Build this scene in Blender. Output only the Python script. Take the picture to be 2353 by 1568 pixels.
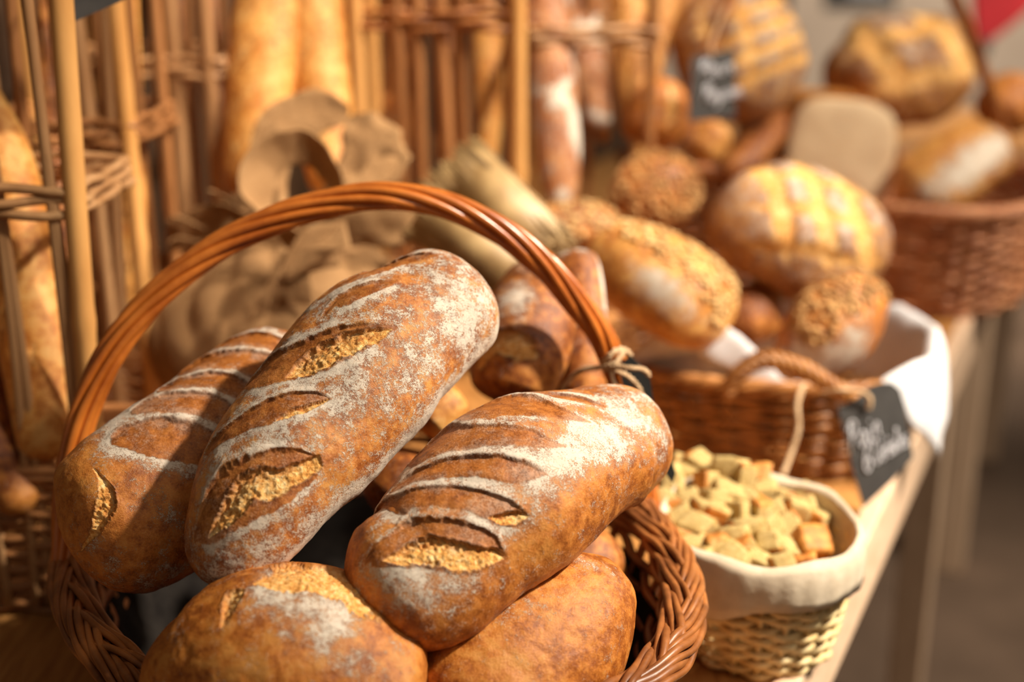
import bpy, math, random
import numpy as np
from mathutils import Vector
for _o in list(bpy.data.objects): bpy.data.objects.remove(_o)
SC = bpy.context.scene
COL = SC.collection
R = math.radians
# ---------------------------------------------------------------- camera
CAM_Z = 1.40; PITCH = R(18.0); FPX = 3000.0
cam_data = bpy.data.cameras.new('camera'); cam = bpy.data.objects.new('camera', cam_data); COL.objects.link(cam)
cam.location = (0, 0, CAM_Z); cam.rotation_euler = (R(90) - PITCH, 0, 0)
cam_data.sensor_width = 36.0; cam_data.lens = 36.0 * FPX / 2353.0
cam_data.clip_start = 0.05; cam_data.clip_end = 60
cam_data.dof.use_dof = True; cam_data.dof.focus_distance = 0.905; cam_data.dof.aperture_fstop = 2.3
SC.camera = cam
# ---------------------------------------------------------------- world and lamps
SC.view_settings.view_transform = 'Standard'; SC.view_settings.look = 'None'
SC.view_settings.gamma = 1.0; SC.view_settings.exposure = 0.85; SC.view_settings.use_curve_mapping = False
world = bpy.data.worlds.new('world'); SC.world = world; world.use_nodes = True
bg = world.node_tree.nodes['Background']; bg.inputs[0].default_value = (1.0, 0.83, 0.66, 1); bg.inputs[1].default_value = 0.075
def spot(name, loc, target, power, color=(1, 0.88, 0.73), size=60, blend=0.7, rad=0.06):
    ld = bpy.data.lights.new(name, 'SPOT'); ld.energy = power; ld.color = color
    ld.spot_size = R(size); ld.spot_blend = blend; ld.shadow_soft_size = rad
    o = bpy.data.objects.new(name, ld); COL.objects.link(o); o.location = loc
    o.rotation_euler = (Vector(target) - Vector(loc)).to_track_quat('-Z', 'Y').to_euler()
    return o
def area(name, loc, target, power, size, color=(1, 0.84, 0.66)):
    ld = bpy.data.lights.new(name, 'AREA'); ld.energy = power; ld.color = color; ld.size = size
    o = bpy.data.objects.new(name, ld); COL.objects.link(o); o.location = loc
    o.rotation_euler = (Vector(target) - Vector(loc)).to_track_quat('-Z', 'Y').to_euler()
    return o
spot('ceiling_or_fill_spot', (1.50, 0.85, 2.55), (0.24, 1.08, 0.95), 242, size=42, blend=1.0, rad=0.06)
spot('ceiling_or_fill_spot', (1.9, 1.45, 2.8), (0.62, 2.05, 0.95), 165, size=60, rad=0.08)
spot('ceiling_or_fill_spot', (0.70, 1.35, 2.9), (-0.22, 1.85, 1.15), 140, size=42, blend=0.9, rad=0.08)
spot('ceiling_or_fill_spot', (2.6, 3.6, 2.8), (1.6, 5.2, 1.0), 260, size=90, rad=0.1, color=(1, .86, .70))
spot('ceiling_or_fill_spot', (0.95, 0.30, 2.6), (-0.52, 1.30, 1.38), 95, size=27, blend=0.8, rad=0.06)  # fill spot added to brighten the canes at the left, no known fixture
area('added_fill_light', (1.2, 0.2, 2.85), (0.2, 1.3, 0.8), 4, 1.0)  # weak soft fill added from the front, no such panel known

# ---------------------------------------------------------------- pixel helper: a ray of the camera at a real distance
_c, _s = math.cos(math.radians(18.0)), math.sin(math.radians(18.0))
C_FWD = np.array([0, _c, -_s]); C_UP = np.array([0, _s, _c]); C_RT = np.array([1.0, 0, 0]); C_POS = np.array([0, 0, 1.40])
def P(px, py, d):
    return C_POS + d * (C_FWD + (px - 1176.5) / 3000.0 * C_RT - (py - 784.0) / 3000.0 * C_UP)
def PZ(px, py, z):
    r = C_FWD + (px - 1176.5) / 3000.0 * C_RT - (py - 784.0) / 3000.0 * C_UP
    return C_POS + r * ((z - C_POS[2]) / r[2])
def camdir(x, y, t):            # right, up, towards the camera
    v = x * C_RT + y * C_UP - t * C_FWD
    return v / np.linalg.norm(v)
def unit(v): return v / (np.linalg.norm(v, axis=-1, keepdims=True) + 1e-12)
# ---------------------------------------------------------------- noise
def vnoise(p, scale, seed=0):
    q = np.asarray(p) * scale + 100.0
    i = np.floor(q).astype(np.int64); f = q - i; f = f * f * (3 - 2 * f)
    def h(a, b, c):
        n = (a * 374761393 + b * 668265263 + c * 2147483647 + seed * 1274126177) & 0x7fffffff
        n = ((n ^ (n >> 13)) * 1103515245 + 12345) & 0x7fffffff
        n = ((n ^ (n >> 16)) * 668265263) & 0x7fffffff
        return (n & 0xffff) / 65535.0
    x, y, z = i[..., 0], i[..., 1], i[..., 2]; fx, fy, fz = f[..., 0], f[..., 1], f[..., 2]
    r = 0
    for dx in (0, 1):
        for dy in (0, 1):
            for dz in (0, 1):
                w = (fx if dx else 1 - fx) * (fy if dy else 1 - fy) * (fz if dz else 1 - fz)
                r = r + w * h(x + dx, y + dy, z + dz)
    return r
def fbm(p, scale, seed=0, oct=3):
    a, t, s = 1.0, 0, 0
    for k in range(oct):
        t = t + a * vnoise(p, scale * 2 ** k, seed + k * 17); s += a; a *= 0.5
    return t / s
def sstep(a, b, x):
    t = np.clip((x - a) / (b - a), 0, 1); return t * t * (3 - 2 * t)
def spline(pts, n, closed=False):
    pts = np.asarray(pts, float)
    if closed: ext = np.vstack([pts[-1], pts, pts[0], pts[1]])
    else: ext = np.vstack([2 * pts[0] - pts[1], pts, 2 * pts[-1] - pts[-2]])
    m = len(ext) - 3; out = []
    for k in range(m):
        a, b, c, d = ext[k:k + 4]; t = np.linspace(0, 1, 24, endpoint=False)[:, None]
        out.append(0.5 * (2 * b + (c - a) * t + (2 * a - 5 * b + 4 * c - d) * t ** 2 + (3 * b - a - 3 * c + d) * t ** 3))
    out = np.vstack(out + [ext[-2][None]])
    L = np.r_[0, np.cumsum(np.linalg.norm(np.diff(out[:, :3], axis=0), axis=1))]
    if np.isscalar(n): t = np.linspace(0, 1, n)
    else: t = np.asarray(n)
    return np.stack([np.interp(t * L[-1], L, out[:, k]) for k in range(out.shape[1])], 1), L[-1]
# ---------------------------------------------------------------- loaf surface
class Loaf:
    """spine: list of (px,py,depth,halfwidth_px) or (x,y,z,radius) when world=True"""
    def __init__(s, spine, up, capA=.12, capB=.12, top=.85, bottom=.62, nu=120, nv=96, box=2.0, seed=1, lump=.02, world=False, pw=2.0):
        if world: q = [list(k) for k in spine]
        else: q = [list(P(a, b, d)) + [r * d / 3000.0] for a, b, d, r in spine]
        t = np.linspace(0, 1, nu); t = 0.5 * t + 0.5 * (1 - np.cos(np.pi * t)) / 2
        e = np.linspace(0, 1, nu); t = np.where(e < .5, 2 * e * e * .6 + e * .4 * 1.0, 0); 
        t = (1 - np.cos(np.pi * e)) / 2 * .75 + e * .25
        cv, L = spline(q, t); s.L = L; s.t = t; s.nu = nu; s.nv = nv
        ctr = cv[:, :3]; r = np.maximum(cv[:, 3], 1e-4)
        ca = np.clip(1 - t / capA, 0, 1); cb = np.clip(1 - (1 - t) / capB, 0, 1)
        r = r * np.maximum(1 - ca ** pw, 0) ** (1 / pw) * np.maximum(1 - cb ** pw, 0) ** (1 / pw)
        s.rref = float(np.max(cv[:, 3]))
        T = unit(np.gradient(ctr, axis=0)); up = np.asarray(up, float)
        side = unit(np.cross(T, up)); un = np.cross(side, T)
        th = np.linspace(-np.pi, np.pi, nv, endpoint=False); s.th = th
        sx, cz = np.sin(th), np.cos(th)
        x = np.sign(sx) * np.abs(sx) ** (2 / box); z = np.sign(cz) * np.abs(cz) ** (2 / box)
        z = np.where(z > 0, z * top, z * bottom)
        pos = ctr[:, None] + r[:, None, None] * (x[None, :, None] * side[:, None] + z[None, :, None] * un[:, None])
        s.U = np.repeat(t[:, None], nv, 1); s.TH = np.repeat(th[None], nu, 0)
        s.rr = r; s.seed = seed
        s.pos = pos; s.nrm = s.normals()
        d = (fbm(pos, 14, seed, 2) - .5) * lump * .5 * s.rref / .06
        fall = np.minimum(r / s.rref, 1)[:, None]
        s.pos = s.pos + s.nrm * (d * fall)[..., None]
        s.crumb = np.zeros_like(d); s.slash = np.zeros_like(d); s.dark = np.zeros_like(d); s.flour = np.zeros_like(d)
    def normals(s):
        du = np.gradient(s.pos, axis=0); dv = np.roll(s.pos, -1, 1) - np.roll(s.pos, 1, 1)
        n = np.cross(dv, du); 
        c = s.pos.mean((0, 1)); n = unit(n)
        mid = s.pos.mean(1, keepdims=True)
        if np.mean(np.sum(n * (s.pos - mid), -1)) < 0: n = -n
        return n
    def field(s, pairs):
        """pairs: rows (s_u, th_u, s_l, th_l): upper and lower edge. gives q (signed, -1 lower .. 1 upper), along 0..1, w"""
        a = np.asarray(pairs, float); k = np.array([s.L, s.rref])
        up = a[:, 0:2] * k; lo = a[:, 2:4] * k
        n = max(24, 6 * len(a))
        both, _ = spline(np.hstack([(up + lo) / 2, np.zeros((len(a), 1)), up, lo]), n)
        c = both[:, :2]; up = both[:, 3:5]; lo = both[:, 5:7]
        w = np.maximum(np.linalg.norm(up - lo, axis=1) / 2, 1e-4)
        X = np.stack([s.U * s.L, s.TH * s.rref], -1).reshape(-1, 2)
        lo_b = np.minimum(up.min(0), lo.min(0)) - .03; hi_b = np.maximum(up.max(0), lo.max(0)) + .03
        sel = np.where(np.all((X > lo_b) & (X < hi_b), 1))[0]
        Y = X[sel]; A = c[:-1]; B = c[1:]; AB = B - A
        best = np.full(len(Y), 1e9); tt = np.zeros(len(Y)); sg = np.zeros(len(Y))
        nrm = np.stack([-AB[:, 1], AB[:, 0]], 1); nrm = nrm / (np.linalg.norm(nrm, axis=1, keepdims=True) + 1e-12)
        flip = np.sign(np.sum(nrm * ((up - lo)[:-1]), 1)); flip[flip == 0] = 1; nrm *= flip[:, None]
        for j in range(len(A)):
            v = Y - A[j]; h = np.clip((v @ AB[j]) / (AB[j] @ AB[j] + 1e-12), 0, 1)
            e = v - h[:, None] * AB[j]; dd = np.linalg.norm(e, axis=1)
            m = dd < best; best[m] = dd[m]; tt[m] = (j + h[m]) / len(A); sg[m] = np.sign(e[m] @ nrm[j])
        wi = np.interp(tt, np.linspace(0, 1, n), w)
        q = np.full(len(X), 9.0); al = np.zeros(len(X)); W = np.full(len(X), 1e-3)
        q[sel] = sg * best / wi; al[sel] = tt; W[sel] = wi
        sh = s.U.shape
        return q.reshape(sh), al.reshape(sh), W.reshape(sh), w.max()
    def score(s, pairs, depth=.0019, ear=.0010, flour=1.0, dark=.55):
        q, al, W, wm = s.field(pairs)
        q = q + (fbm(s.pos, 260, s.seed + 5, 2) - .5) * .25
        k = np.clip(W / wm, 0, 1) ** .7
        prof = -depth * sstep(-1.0, .55, q) * (1 - sstep(.80, 1.02, q))
        prof += depth * .45 * np.clip(1 - (q + .1) ** 2, 0, 1) * (np.abs(q) < 1)
        edge = sstep(.82, 1.05, q) * (1 - sstep(1.1, 1.0 + .006 / np.maximum(W, 1e-3), q))
        edge = np.where(q > 8, 0, edge)
        prof += ear * edge
        s.pos = s.pos + s.nrm * (prof * k)[..., None]
        ins = sstep(-1.08, -.92, q) * (1 - sstep(.92, 1.06, q))
        s.slash = np.maximum(s.slash, ins)
        dk = np.exp(-((q - .95) / np.clip(.0009 / np.maximum(W, 1e-3), .05, .3)) ** 2) * k
        s.dark = np.maximum(s.dark, dk * dark * (.5 + .9 * fbm(s.pos, 120, s.seed + 9, 2)))
        out = np.where(q > 8, 9, np.maximum(np.abs(q) - 1, 0) * W)
        s.flour = np.maximum(s.flour, flour * np.exp(-(out / .0115) ** 2) * (1 - ins) * k * (.42 + .75 * fbm(s.pos, 55, s.seed + 77, 3)))
    def tear(s, pairs, depth=.0035, rough=.0022):
        q, al, W, wm = s.field(pairs)
        q = q + (fbm(s.pos, 170, s.seed + 3, 3) - .5) * .7 + (fbm(s.pos, 700, s.seed + 4, 2) - .5) * .4
        ins = sstep(-1.12, -.86, q) * (1 - sstep(.72, 1.10, q)); ins = np.where(np.abs(q) > 3, 0, ins)
        k = np.clip(W / wm, 0, 1) ** .5
        n = (fbm(s.pos * np.array([1, 1, 1.0]), 420, s.seed + 31, 3) - .55) * 2
        s.pos = s.pos + s.nrm * (ins * k * (-depth * (.35 + .65 * sstep(-.6, .9, q)) + rough * n))[..., None]
        rim = np.exp(-((np.abs(q) - 1.05) / .12) ** 2) * (np.abs(q) < 3)
        s.pos = s.pos + s.nrm * (rim * .0008 * k)[..., None]
        s.crumb = np.maximum(s.crumb, ins * (1 - .55 * sstep(-.1, .9, q + (fbm(s.pos, 240, s.seed + 6, 2) - .5) * 2)))
        s.dark = np.maximum(s.dark * (1 - ins), rim * .55 * k)
        s.flour = s.flour * (1 - ins)
    def blob(s, u, th, ru, rth, amt):
        d = ((s.U - u) / ru) ** 2 + ((s.TH - th) / rth) ** 2
        s.flour = np.maximum(s.flour, amt * np.exp(-d))
    def streak(s, pairs, amt):
        q, al, W, wm = s.field(pairs)
        s.flour = np.maximum(s.flour, amt * np.exp(-np.where(np.abs(q) > 5, 9, q) ** 2))

# ---------------------------------------------------------------- the loaves of the front basket (spine, roll towards the upper left)
def rolled(ax, ay, phi):
    l = math.hypot(ax, ay); ax /= l; ay /= l            # axis on the image plane, right / up
    p = math.radians(phi); return camdir(-ay * math.sin(p), ax * math.sin(p), math.cos(p))
HERO = {
 'centre': dict(spine=[(505, 1350, .865, 100), (541, 1262, .88, 132), (592, 1165, .895, 165), (655, 1068, .915, 189), (735, 975, .935, 197), (805, 888, .95, 199), (875, 805, .965, 186), (958, 752, .985, 168), (1034, 694, 1.00, 150), (1102, 646, 1.01, 120)],
    up=rolled(.585, .81, 27), capA=.10, capB=.10, top=.86, bottom=.72, pw=2.3, seed=3),
 'right': dict(spine=[(812, 1392, .85, 120), (885, 1358, .86, 165), (985, 1315, .875, 192), (1070, 1225, .895, 218), (1160, 1145, .915, 225), (1255, 1085, .94, 205), (1350, 1045, .965, 172), (1430, 1025, .985, 148), (1535, 1040, 1.0, 92)],
    up=rolled(.765, .644, 33), capA=.10, capB=.12, top=.84, bottom=.70, pw=2.2, seed=8),
 'left': dict(spine=[(160, 1262, .925, 140), (215, 1232, .935, 175), (307, 1172, .955, 196), (390, 1112, .975, 199), (467, 1056, .995, 196), (560, 965, 1.03, 175), (635, 890, 1.06, 150), (700, 835, 1.09, 120)],
    up=rolled(.8, .6, 6), capA=.13, capB=.12, top=.84, bottom=.70, pw=2.3, seed=14),
 'front': dict(spine=[(385, 1455, .87, 105), (450, 1500, .862, 175), (580, 1528, .85, 230), (720, 1540, .845, 238), (850, 1600, .84, 200), (960, 1640, .84, 160)],
    up=camdir(-.05, .75, .65), capA=.16, capB=.10, top=.86, bottom=.7, pw=2.3, seed=21),
 'front_right': dict(spine=[(1010, 1690, .86, 150), (1090, 1610, .875, 190), (1190, 1530, .89, 195), (1290, 1440, .91, 178), (1365, 1345, .93, 118), (1400, 1290, .94, 62)],
    up=rolled(.72, .70, 20), capA=.14, capB=.10, top=.84, bottom=.7, pw=2.3, seed=27),
}

# score and tear outlines of each front loaf in its own coordinates: (along, around) of the far edge, then of the near edge
SCORES = {
 'centre': {'score':[[[0.6935,-0.925,0.6701,-0.681],[0.7196,-0.89,0.6869,-0.593],[0.7604,-0.855,0.7099,-0.471],[0.8456,-0.942,0.7604,-0.471],[0.8779,-0.698,0.827,-0.401],[0.9049,-0.401,0.8826,-0.262],[0.94,-0.279,0.9346,-0.262]],[[0.6257,-0.401,0.6222,-0.349],[0.6634,-0.454,0.6464,-0.332],[0.6835,-0.384,0.66,-0.175],[0.7001,-0.314,0.6802,-0.105],[0.7196,-0.227,0.7033,-0.07],[0.7449,-0.14,0.7387,-0.122]],[[0.3917,-0.977,0.3812,-0.977],[0.4732,-0.855,0.3917,-0.401],[0.5197,-0.541,0.4304,-0.14],[0.5589,-0.314,0.4732,0.052],[0.6048,-0.122,0.5197,0.209],[0.6326,0.07,0.566,0.332],[0.6532,0.279,0.6188,0.436],[0.6701,0.454,0.66,0.471]],[[0.2551,-0.75,0.2335,-0.628],[0.2967,-0.471,0.2582,-0.332],[0.3299,-0.314,0.2837,-0.105],[0.3605,-0.175,0.3098,0.105],[0.3917,-0.035,0.34,0.209],[0.4198,0.122,0.3778,0.332],[0.4375,0.279,0.4092,0.384],[0.4446,0.454,0.4411,0.454]],[[0.0806,-0.419,0.0565,-0.401],[0.1342,-0.436,0.0636,0.0],[0.1757,-0.332,0.0806,0.279],[0.201,-0.122,0.1082,0.471],[0.2275,0.087,0.1416,0.646],[0.2551,0.314,0.1703,0.803],[0.2804,0.506,0.201,0.908],[0.3032,0.663,0.2396,0.96],[0.3098,0.803,0.2837,0.925],[0.3098,0.855,0.3032,0.873]]],'tear':[[[0.4411,-0.192,0.4375,-0.157],[0.5018,-0.209,0.4625,0.017],[0.534,-0.175,0.4946,0.105],[0.5696,-0.087,0.5268,0.192],[0.6048,0.052,0.5589,0.297],[0.6292,0.209,0.6048,0.401],[0.6498,0.349,0.6326,0.471],[0.66,0.454,0.66,0.454]],[[0.3231,0.14,0.3231,0.157],[0.3536,0.175,0.3434,0.262],[0.3778,0.244,0.3708,0.332],[0.4022,0.314,0.3952,0.384],[0.4234,0.384,0.4234,0.419],[0.4446,0.436,0.4446,0.436]],[[0.071,-0.052,0.0691,-0.017],[0.1293,0.0,0.1038,0.297],[0.1596,0.017,0.1391,0.401],[0.1868,0.087,0.1649,0.436],[0.2039,0.244,0.184,0.506],[0.2156,0.454,0.1924,0.716],[0.2396,0.593,0.2185,0.838],[0.2677,0.716,0.2427,0.925],[0.2967,0.768,0.2708,0.942],[0.3098,0.82,0.3065,0.838]]]},
 'right': {'score':[[[0.6498,-0.593,0.6395,-0.524],[0.6802,-0.506,0.6498,-0.349],[0.7163,-0.332,0.6802,-0.192],[0.7355,-0.175,0.7163,-0.105],[0.7543,-0.052,0.7481,-0.035]],[[0.4482,-0.995,0.4269,-1.03],[0.4911,-0.942,0.466,-0.977],[0.5482,-0.89,0.4732,-0.524],[0.5943,-0.698,0.5054,-0.262],[0.6118,-0.314,0.5482,-0.052],[0.6292,-0.052,0.5978,0.087],[0.6668,0.192,0.66,0.209]],[[0.3917,-1.047,0.3366,-1.065],[0.4269,-1.03,0.3468,-0.593],[0.4375,-0.663,0.3882,-0.349],[0.4553,-0.401,0.4163,-0.157],[0.4839,-0.14,0.4518,0.052],[0.5054,0.052,0.4839,0.244],[0.5233,0.244,0.5125,0.349],[0.5518,0.401,0.5482,0.419]],[[0.2677,-0.733,0.2488,-0.663],[0.3032,-0.646,0.274,-0.506],[0.3265,-0.489,0.3032,-0.332],[0.3639,-0.332,0.3231,-0.14],[0.3952,-0.14,0.3571,0.052],[0.4198,0.035,0.3847,0.227],[0.4375,0.192,0.4022,0.384],[0.4518,0.349,0.4304,0.506],[0.4696,0.559,0.466,0.559]],[[0.173,-1.257,0.184,-1.536],[0.2427,-0.559,0.1416,-0.663],[0.2772,-0.349,0.2275,-0.227],[0.2999,-0.14,0.2613,0.0],[0.3198,0.035,0.2804,0.209],[0.3434,0.227,0.2967,0.401],[0.3639,0.401,0.3065,0.576],[0.3778,0.559,0.3231,0.733],[0.3847,0.681,0.3571,0.803],[0.3882,0.785,0.3812,0.785]],[[0.0729,-0.314,0.06,-0.122],[0.1016,-0.384,0.0748,0.087],[0.1596,-0.314,0.0994,0.209],[0.2275,0.017,0.1391,0.349],[0.2551,0.262,0.1757,0.559],[0.2677,0.471,0.201,0.785],[0.274,0.663,0.2245,0.942],[0.274,0.855,0.2427,0.995],[0.274,1.047,0.2708,1.065]]],'tear':[[[0.0691,0.0,0.0691,0.017],[0.1016,-0.052,0.093,0.175],[0.1366,-0.052,0.1221,0.227],[0.1785,0.087,0.1518,0.332],[0.2039,0.297,0.1757,0.489],[0.2185,0.489,0.1953,0.698],[0.2488,0.716,0.2215,0.873],[0.2645,0.873,0.2488,0.995],[0.2677,1.03,0.2677,1.03]],[[0.3098,0.541,0.3098,0.559],[0.3366,0.576,0.3198,0.681],[0.3708,0.646,0.3502,0.768],[0.3812,0.733,0.3708,0.785],[0.3847,0.785,0.3847,0.785]]]},
 'left': {'score':[[[0.8243,-1.152,0.7695,-1.187],[0.8456,-0.908,0.7755,-0.663],[0.8559,-0.559,0.8019,-0.349],[0.8683,-0.279,0.8188,-0.105]],[[0.7099,-1.047,0.5978,-0.873],[0.7512,-0.698,0.6326,-0.593],[0.7785,-0.401,0.6668,-0.349],[0.799,-0.105,0.6634,-0.14]],[[0.5518,-0.855,0.4696,-0.925],[0.6013,-0.646,0.5197,-0.611],[0.6326,-0.401,0.5518,-0.367],[0.6429,-0.122,0.5589,-0.052]],[[0.4234,-0.96,0.3434,-0.908],[0.4839,-0.681,0.3847,-0.716],[0.5161,-0.419,0.4269,-0.436],[0.5375,-0.227,0.4553,-0.157],[0.5411,-0.017,0.466,0.0]],[[0.3131,-0.768,0.2366,-0.524],[0.3674,-0.628,0.274,-0.227],[0.4092,-0.349,0.3165,0.035],[0.4446,-0.035,0.3571,0.192]]],'tear':[[[0.1366,-0.576,0.1342,-0.576],[0.1366,-0.367,0.1221,-0.401],[0.1317,-0.175,0.1016,-0.262],[0.1174,-0.017,0.0787,-0.175],[0.0867,0.07,0.0583,-0.07],[0.06,0.14,0.039,0.052],[0.0279,0.192,0.0205,0.157],[0.0092,0.384,0.0083,0.401]]]},
 'front': {'score':[],'tear':[[[0.4163,-0.349,0.4234,-0.297],[0.4839,-0.611,0.5197,-0.192],[0.5411,-0.942,0.5872,-0.227],[0.5943,-1.012,0.6429,-0.349],[0.6361,-1.065,0.6498,-0.89]],[[0.3571,0.192,0.3605,0.209],[0.3502,0.035,0.3743,0.105],[0.3366,-0.105,0.3778,0.0],[0.3366,-0.209,0.3847,-0.087]]]},
 'front_right': {'score':[],'tear':[]},
}
# ---------------------------------------------------------------- materials
def mat_new(name):
    m = bpy.data.materials.new(name); m.use_nodes = True; nt = m.node_tree; nt.nodes.clear()
    out = nt.nodes.new('ShaderNodeOutputMaterial'); b = nt.nodes.new('ShaderNodeBsdfPrincipled')
    nt.links.new(b.outputs[0], out.inputs[0]); return m, nt, b
class N:
    def __init__(s, nt): s.nt = nt; s.tc = nt.nodes.new('ShaderNodeTexCoord').outputs['Object']
    def lk(s, a, b): s.nt.links.new(a, b)
    def noise(s, scale, det=4, rough=.55, vec=None, dist=0):
        n = s.nt.nodes.new('ShaderNodeTexNoise'); n.inputs['Scale'].default_value = scale; n.inputs['Detail'].default_value = det
        n.inputs['Roughness'].default_value = rough; n.inputs['Distortion'].default_value = dist; s.lk(vec or s.tc, n.inputs['Vector']); return n.outputs['Fac']
    def voro(s, scale, feat='DISTANCE_TO_EDGE', vec=None):
        n = s.nt.nodes.new('ShaderNodeTexVoronoi'); n.feature = feat; n.inputs['Scale'].default_value = scale; s.lk(vec or s.tc, n.inputs['Vector']); return n.outputs['Distance']
    def attr(s, name):
        n = s.nt.nodes.new('ShaderNodeAttribute'); n.attribute_name = name; return n.outputs['Fac']
    def math(s, op, a, b=None, clamp=False):
        n = s.nt.nodes.new('ShaderNodeMath'); n.operation = op; n.use_clamp = clamp
        for i, v in enumerate((a, b)):
            if v is None: continue
            if isinstance(v, (int, float)): n.inputs[i].default_value = v
            else: s.lk(v, n.inputs[i])
        return n.outputs[0]
    def smooth(s, lo, hi, v, a=0., b=1.):
        n = s.nt.nodes.new('ShaderNodeMapRange'); n.interpolation_type = 'SMOOTHSTEP'
        for i, k in enumerate((lo, hi, a, b)): n.inputs[i + 1].default_value = k
        s.lk(v, n.inputs[0]); return n.outputs[0]
    def ramp(s, v, cols):
        n = s.nt.nodes.new('ShaderNodeValToRGB'); e = n.color_ramp.elements
        while len(e) < len(cols): e.new(.5)
        for k, (p, c) in enumerate(cols): e[k].position = p; e[k].color = (*c, 1)
        s.lk(v, n.inputs[0]); return n.outputs[0]
    def mix(s, f, a, b, mode='MIX'):
        n = s.nt.nodes.new('ShaderNodeMix'); n.data_type = 'RGBA'; n.blend_type = mode
        for i, v in ((0, f), (6, a), (7, b)):
            if isinstance(v, (int, float)): n.inputs[i].default_value = v
            elif isinstance(v, tuple): n.inputs[i].default_value = (*v, 1)
            else: s.lk(v, n.inputs[i])
        return n.outputs[2]
    def bump(s, h, dist, strength=1.0, normal=None):
        n = s.nt.nodes.new('ShaderNodeBump'); n.inputs['Distance'].default_value = dist; n.inputs['Strength'].default_value = strength
        s.lk(h, n.inputs['Height'])
        if normal: s.lk(normal, n.inputs['Normal'])
        return n.outputs[0]
def crust(name, deep=(.20, .055, .010), mid=(.42, .145, .028), gold=(.66, .30, .075), dust=.0, flour_col=(.76, .68, .56), lo=.41, hi=.60):
    m, nt, b = mat_new(name); n = N(nt)
    big = n.noise(22, 3); med = n.noise(110, 5, .6); fine = n.noise(620, 4, .65); mid2 = n.noise(240, 4, .6); grain = n.noise(1700, 3, .6)
    v = n.math('ADD', n.math('MULTIPLY', big, .45), n.math('MULTIPLY', med, .55))
    v = n.math('ADD', v, n.math('MULTIPLY', n.math('SUBTRACT', fine, .5), .30))
    col = n.ramp(v, [(lo, deep), ((lo + hi) / 2, mid), (hi, gold)])
    spk = n.smooth(.60, .72, n.noise(1100, 3, .6))
    col = n.mix(n.math('MULTIPLY', spk, .45), col, gold)
    sl = n.attr('slash'); dk = n.attr('dark'); cr = n.attr('crumb'); fl = n.attr('flour')
    darker = n.ramp(n.math('ADD', n.math('MULTIPLY', fine, .5), n.math('MULTIPLY', med, .5)), [(.36, tuple(c * .55 for c in deep)), (.50, tuple((a * .6 + c * .4) * .9 for a, c in zip(deep, mid))), (.66, mid)])
    col = n.mix(n.math('MULTIPLY', sl, .75), col, darker)
    col = n.mix(n.math('MULTIPLY', dk, .9, True), col, (.030, .010, .005))
    crv = n.math('ADD', n.math('ADD', n.math('MULTIPLY', mid2, .35), n.math('MULTIPLY', n.noise(60, 3), .30)), n.math('MULTIPLY', fine, .35))
    ccol = n.ramp(crv, [(.37, (.40, .12, .02)), (.45, (.80, .36, .075)), (.52, (.92, .52, .16)), (.60, (1.0, .74, .36))])
    col = n.mix(cr, col, ccol)
    # flour: thick where the attribute says, broken up by cracks and grain
    wob = n.math('ADD', n.math('MULTIPLY', n.math('SUBTRACT', mid2, .5), 1.1), n.math('MULTIPLY', n.math('SUBTRACT', fine, .5), 1.3))
    wob = n.math('ADD', wob, n.math('MULTIPLY', n.math('SUBTRACT', grain, .5), 1.7))
    wob = n.math('ADD', wob, n.math('MULTIPLY', n.math('SUBTRACT', n.noise(70, 3), .5), 1.5))
    fv = n.math('ADD', n.math('ADD', fl, dust), wob)
    fmask = n.smooth(.36, .72, fv)
    crk = n.smooth(.0, .05, n.voro(210))
    crk2 = n.smooth(.35, .75, fl)
    crk = n.math('MAXIMUM', crk, n.math('SUBTRACT', 1.0, n.math('MULTIPLY', crk2, n.smooth(.48, .58, n.noise(60, 2)))))
    fmask = n.math('MULTIPLY', fmask, n.math('ADD', n.math('MULTIPLY', crk, .5), .5))
    fmask = n.math('MULTIPLY', fmask, n.math('SUBTRACT', 1.0, n.math('MULTIPLY', n.math('MAXIMUM', n.math('MULTIPLY', sl, .75), n.math('MULTIPLY', cr, .95)), 1.0)))
    thin = n.math('MULTIPLY', n.smooth(.05, .95, n.math('ADD', fl, n.math('MULTIPLY', wob, .5))), .42)
    thin = n.math('MULTIPLY', thin, n.math('SUBTRACT', 1.0, n.math('MAXIMUM', n.math('MULTIPLY', sl, .85), cr)))
    fmask = n.math('MULTIPLY', n.math('MAXIMUM', fmask, thin), .90)
    col = n.mix(fmask, col, flour_col)
    nt.links.new(col, b.inputs['Base Color'])
    rg = n.math('ADD', n.math('MULTIPLY', n.math('MAXIMUM', fmask, cr), .40), n.math('ADD', .34, n.math('MULTIPLY', med, .2)))
    nt.links.new(rg, b.inputs['Roughness']); b.inputs['Specular IOR Level'].default_value = .42
    h = n.math('ADD', n.math('MULTIPLY', fine, n.math('ADD', .25, n.math('MULTIPLY', cr, .6))), n.math('MULTIPLY', med, .35))
    h = n.math('ADD', h, n.math('MULTIPLY', grain, .16)); h = n.math('ADD', h, n.math('MULTIPLY', fmask, .30)); h = n.math('ADD', h, n.math('MULTIPLY', mid2, .25))
    nt.links.new(n.bump(h, .0016, .85), b.inputs['Normal'])
    return m
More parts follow.
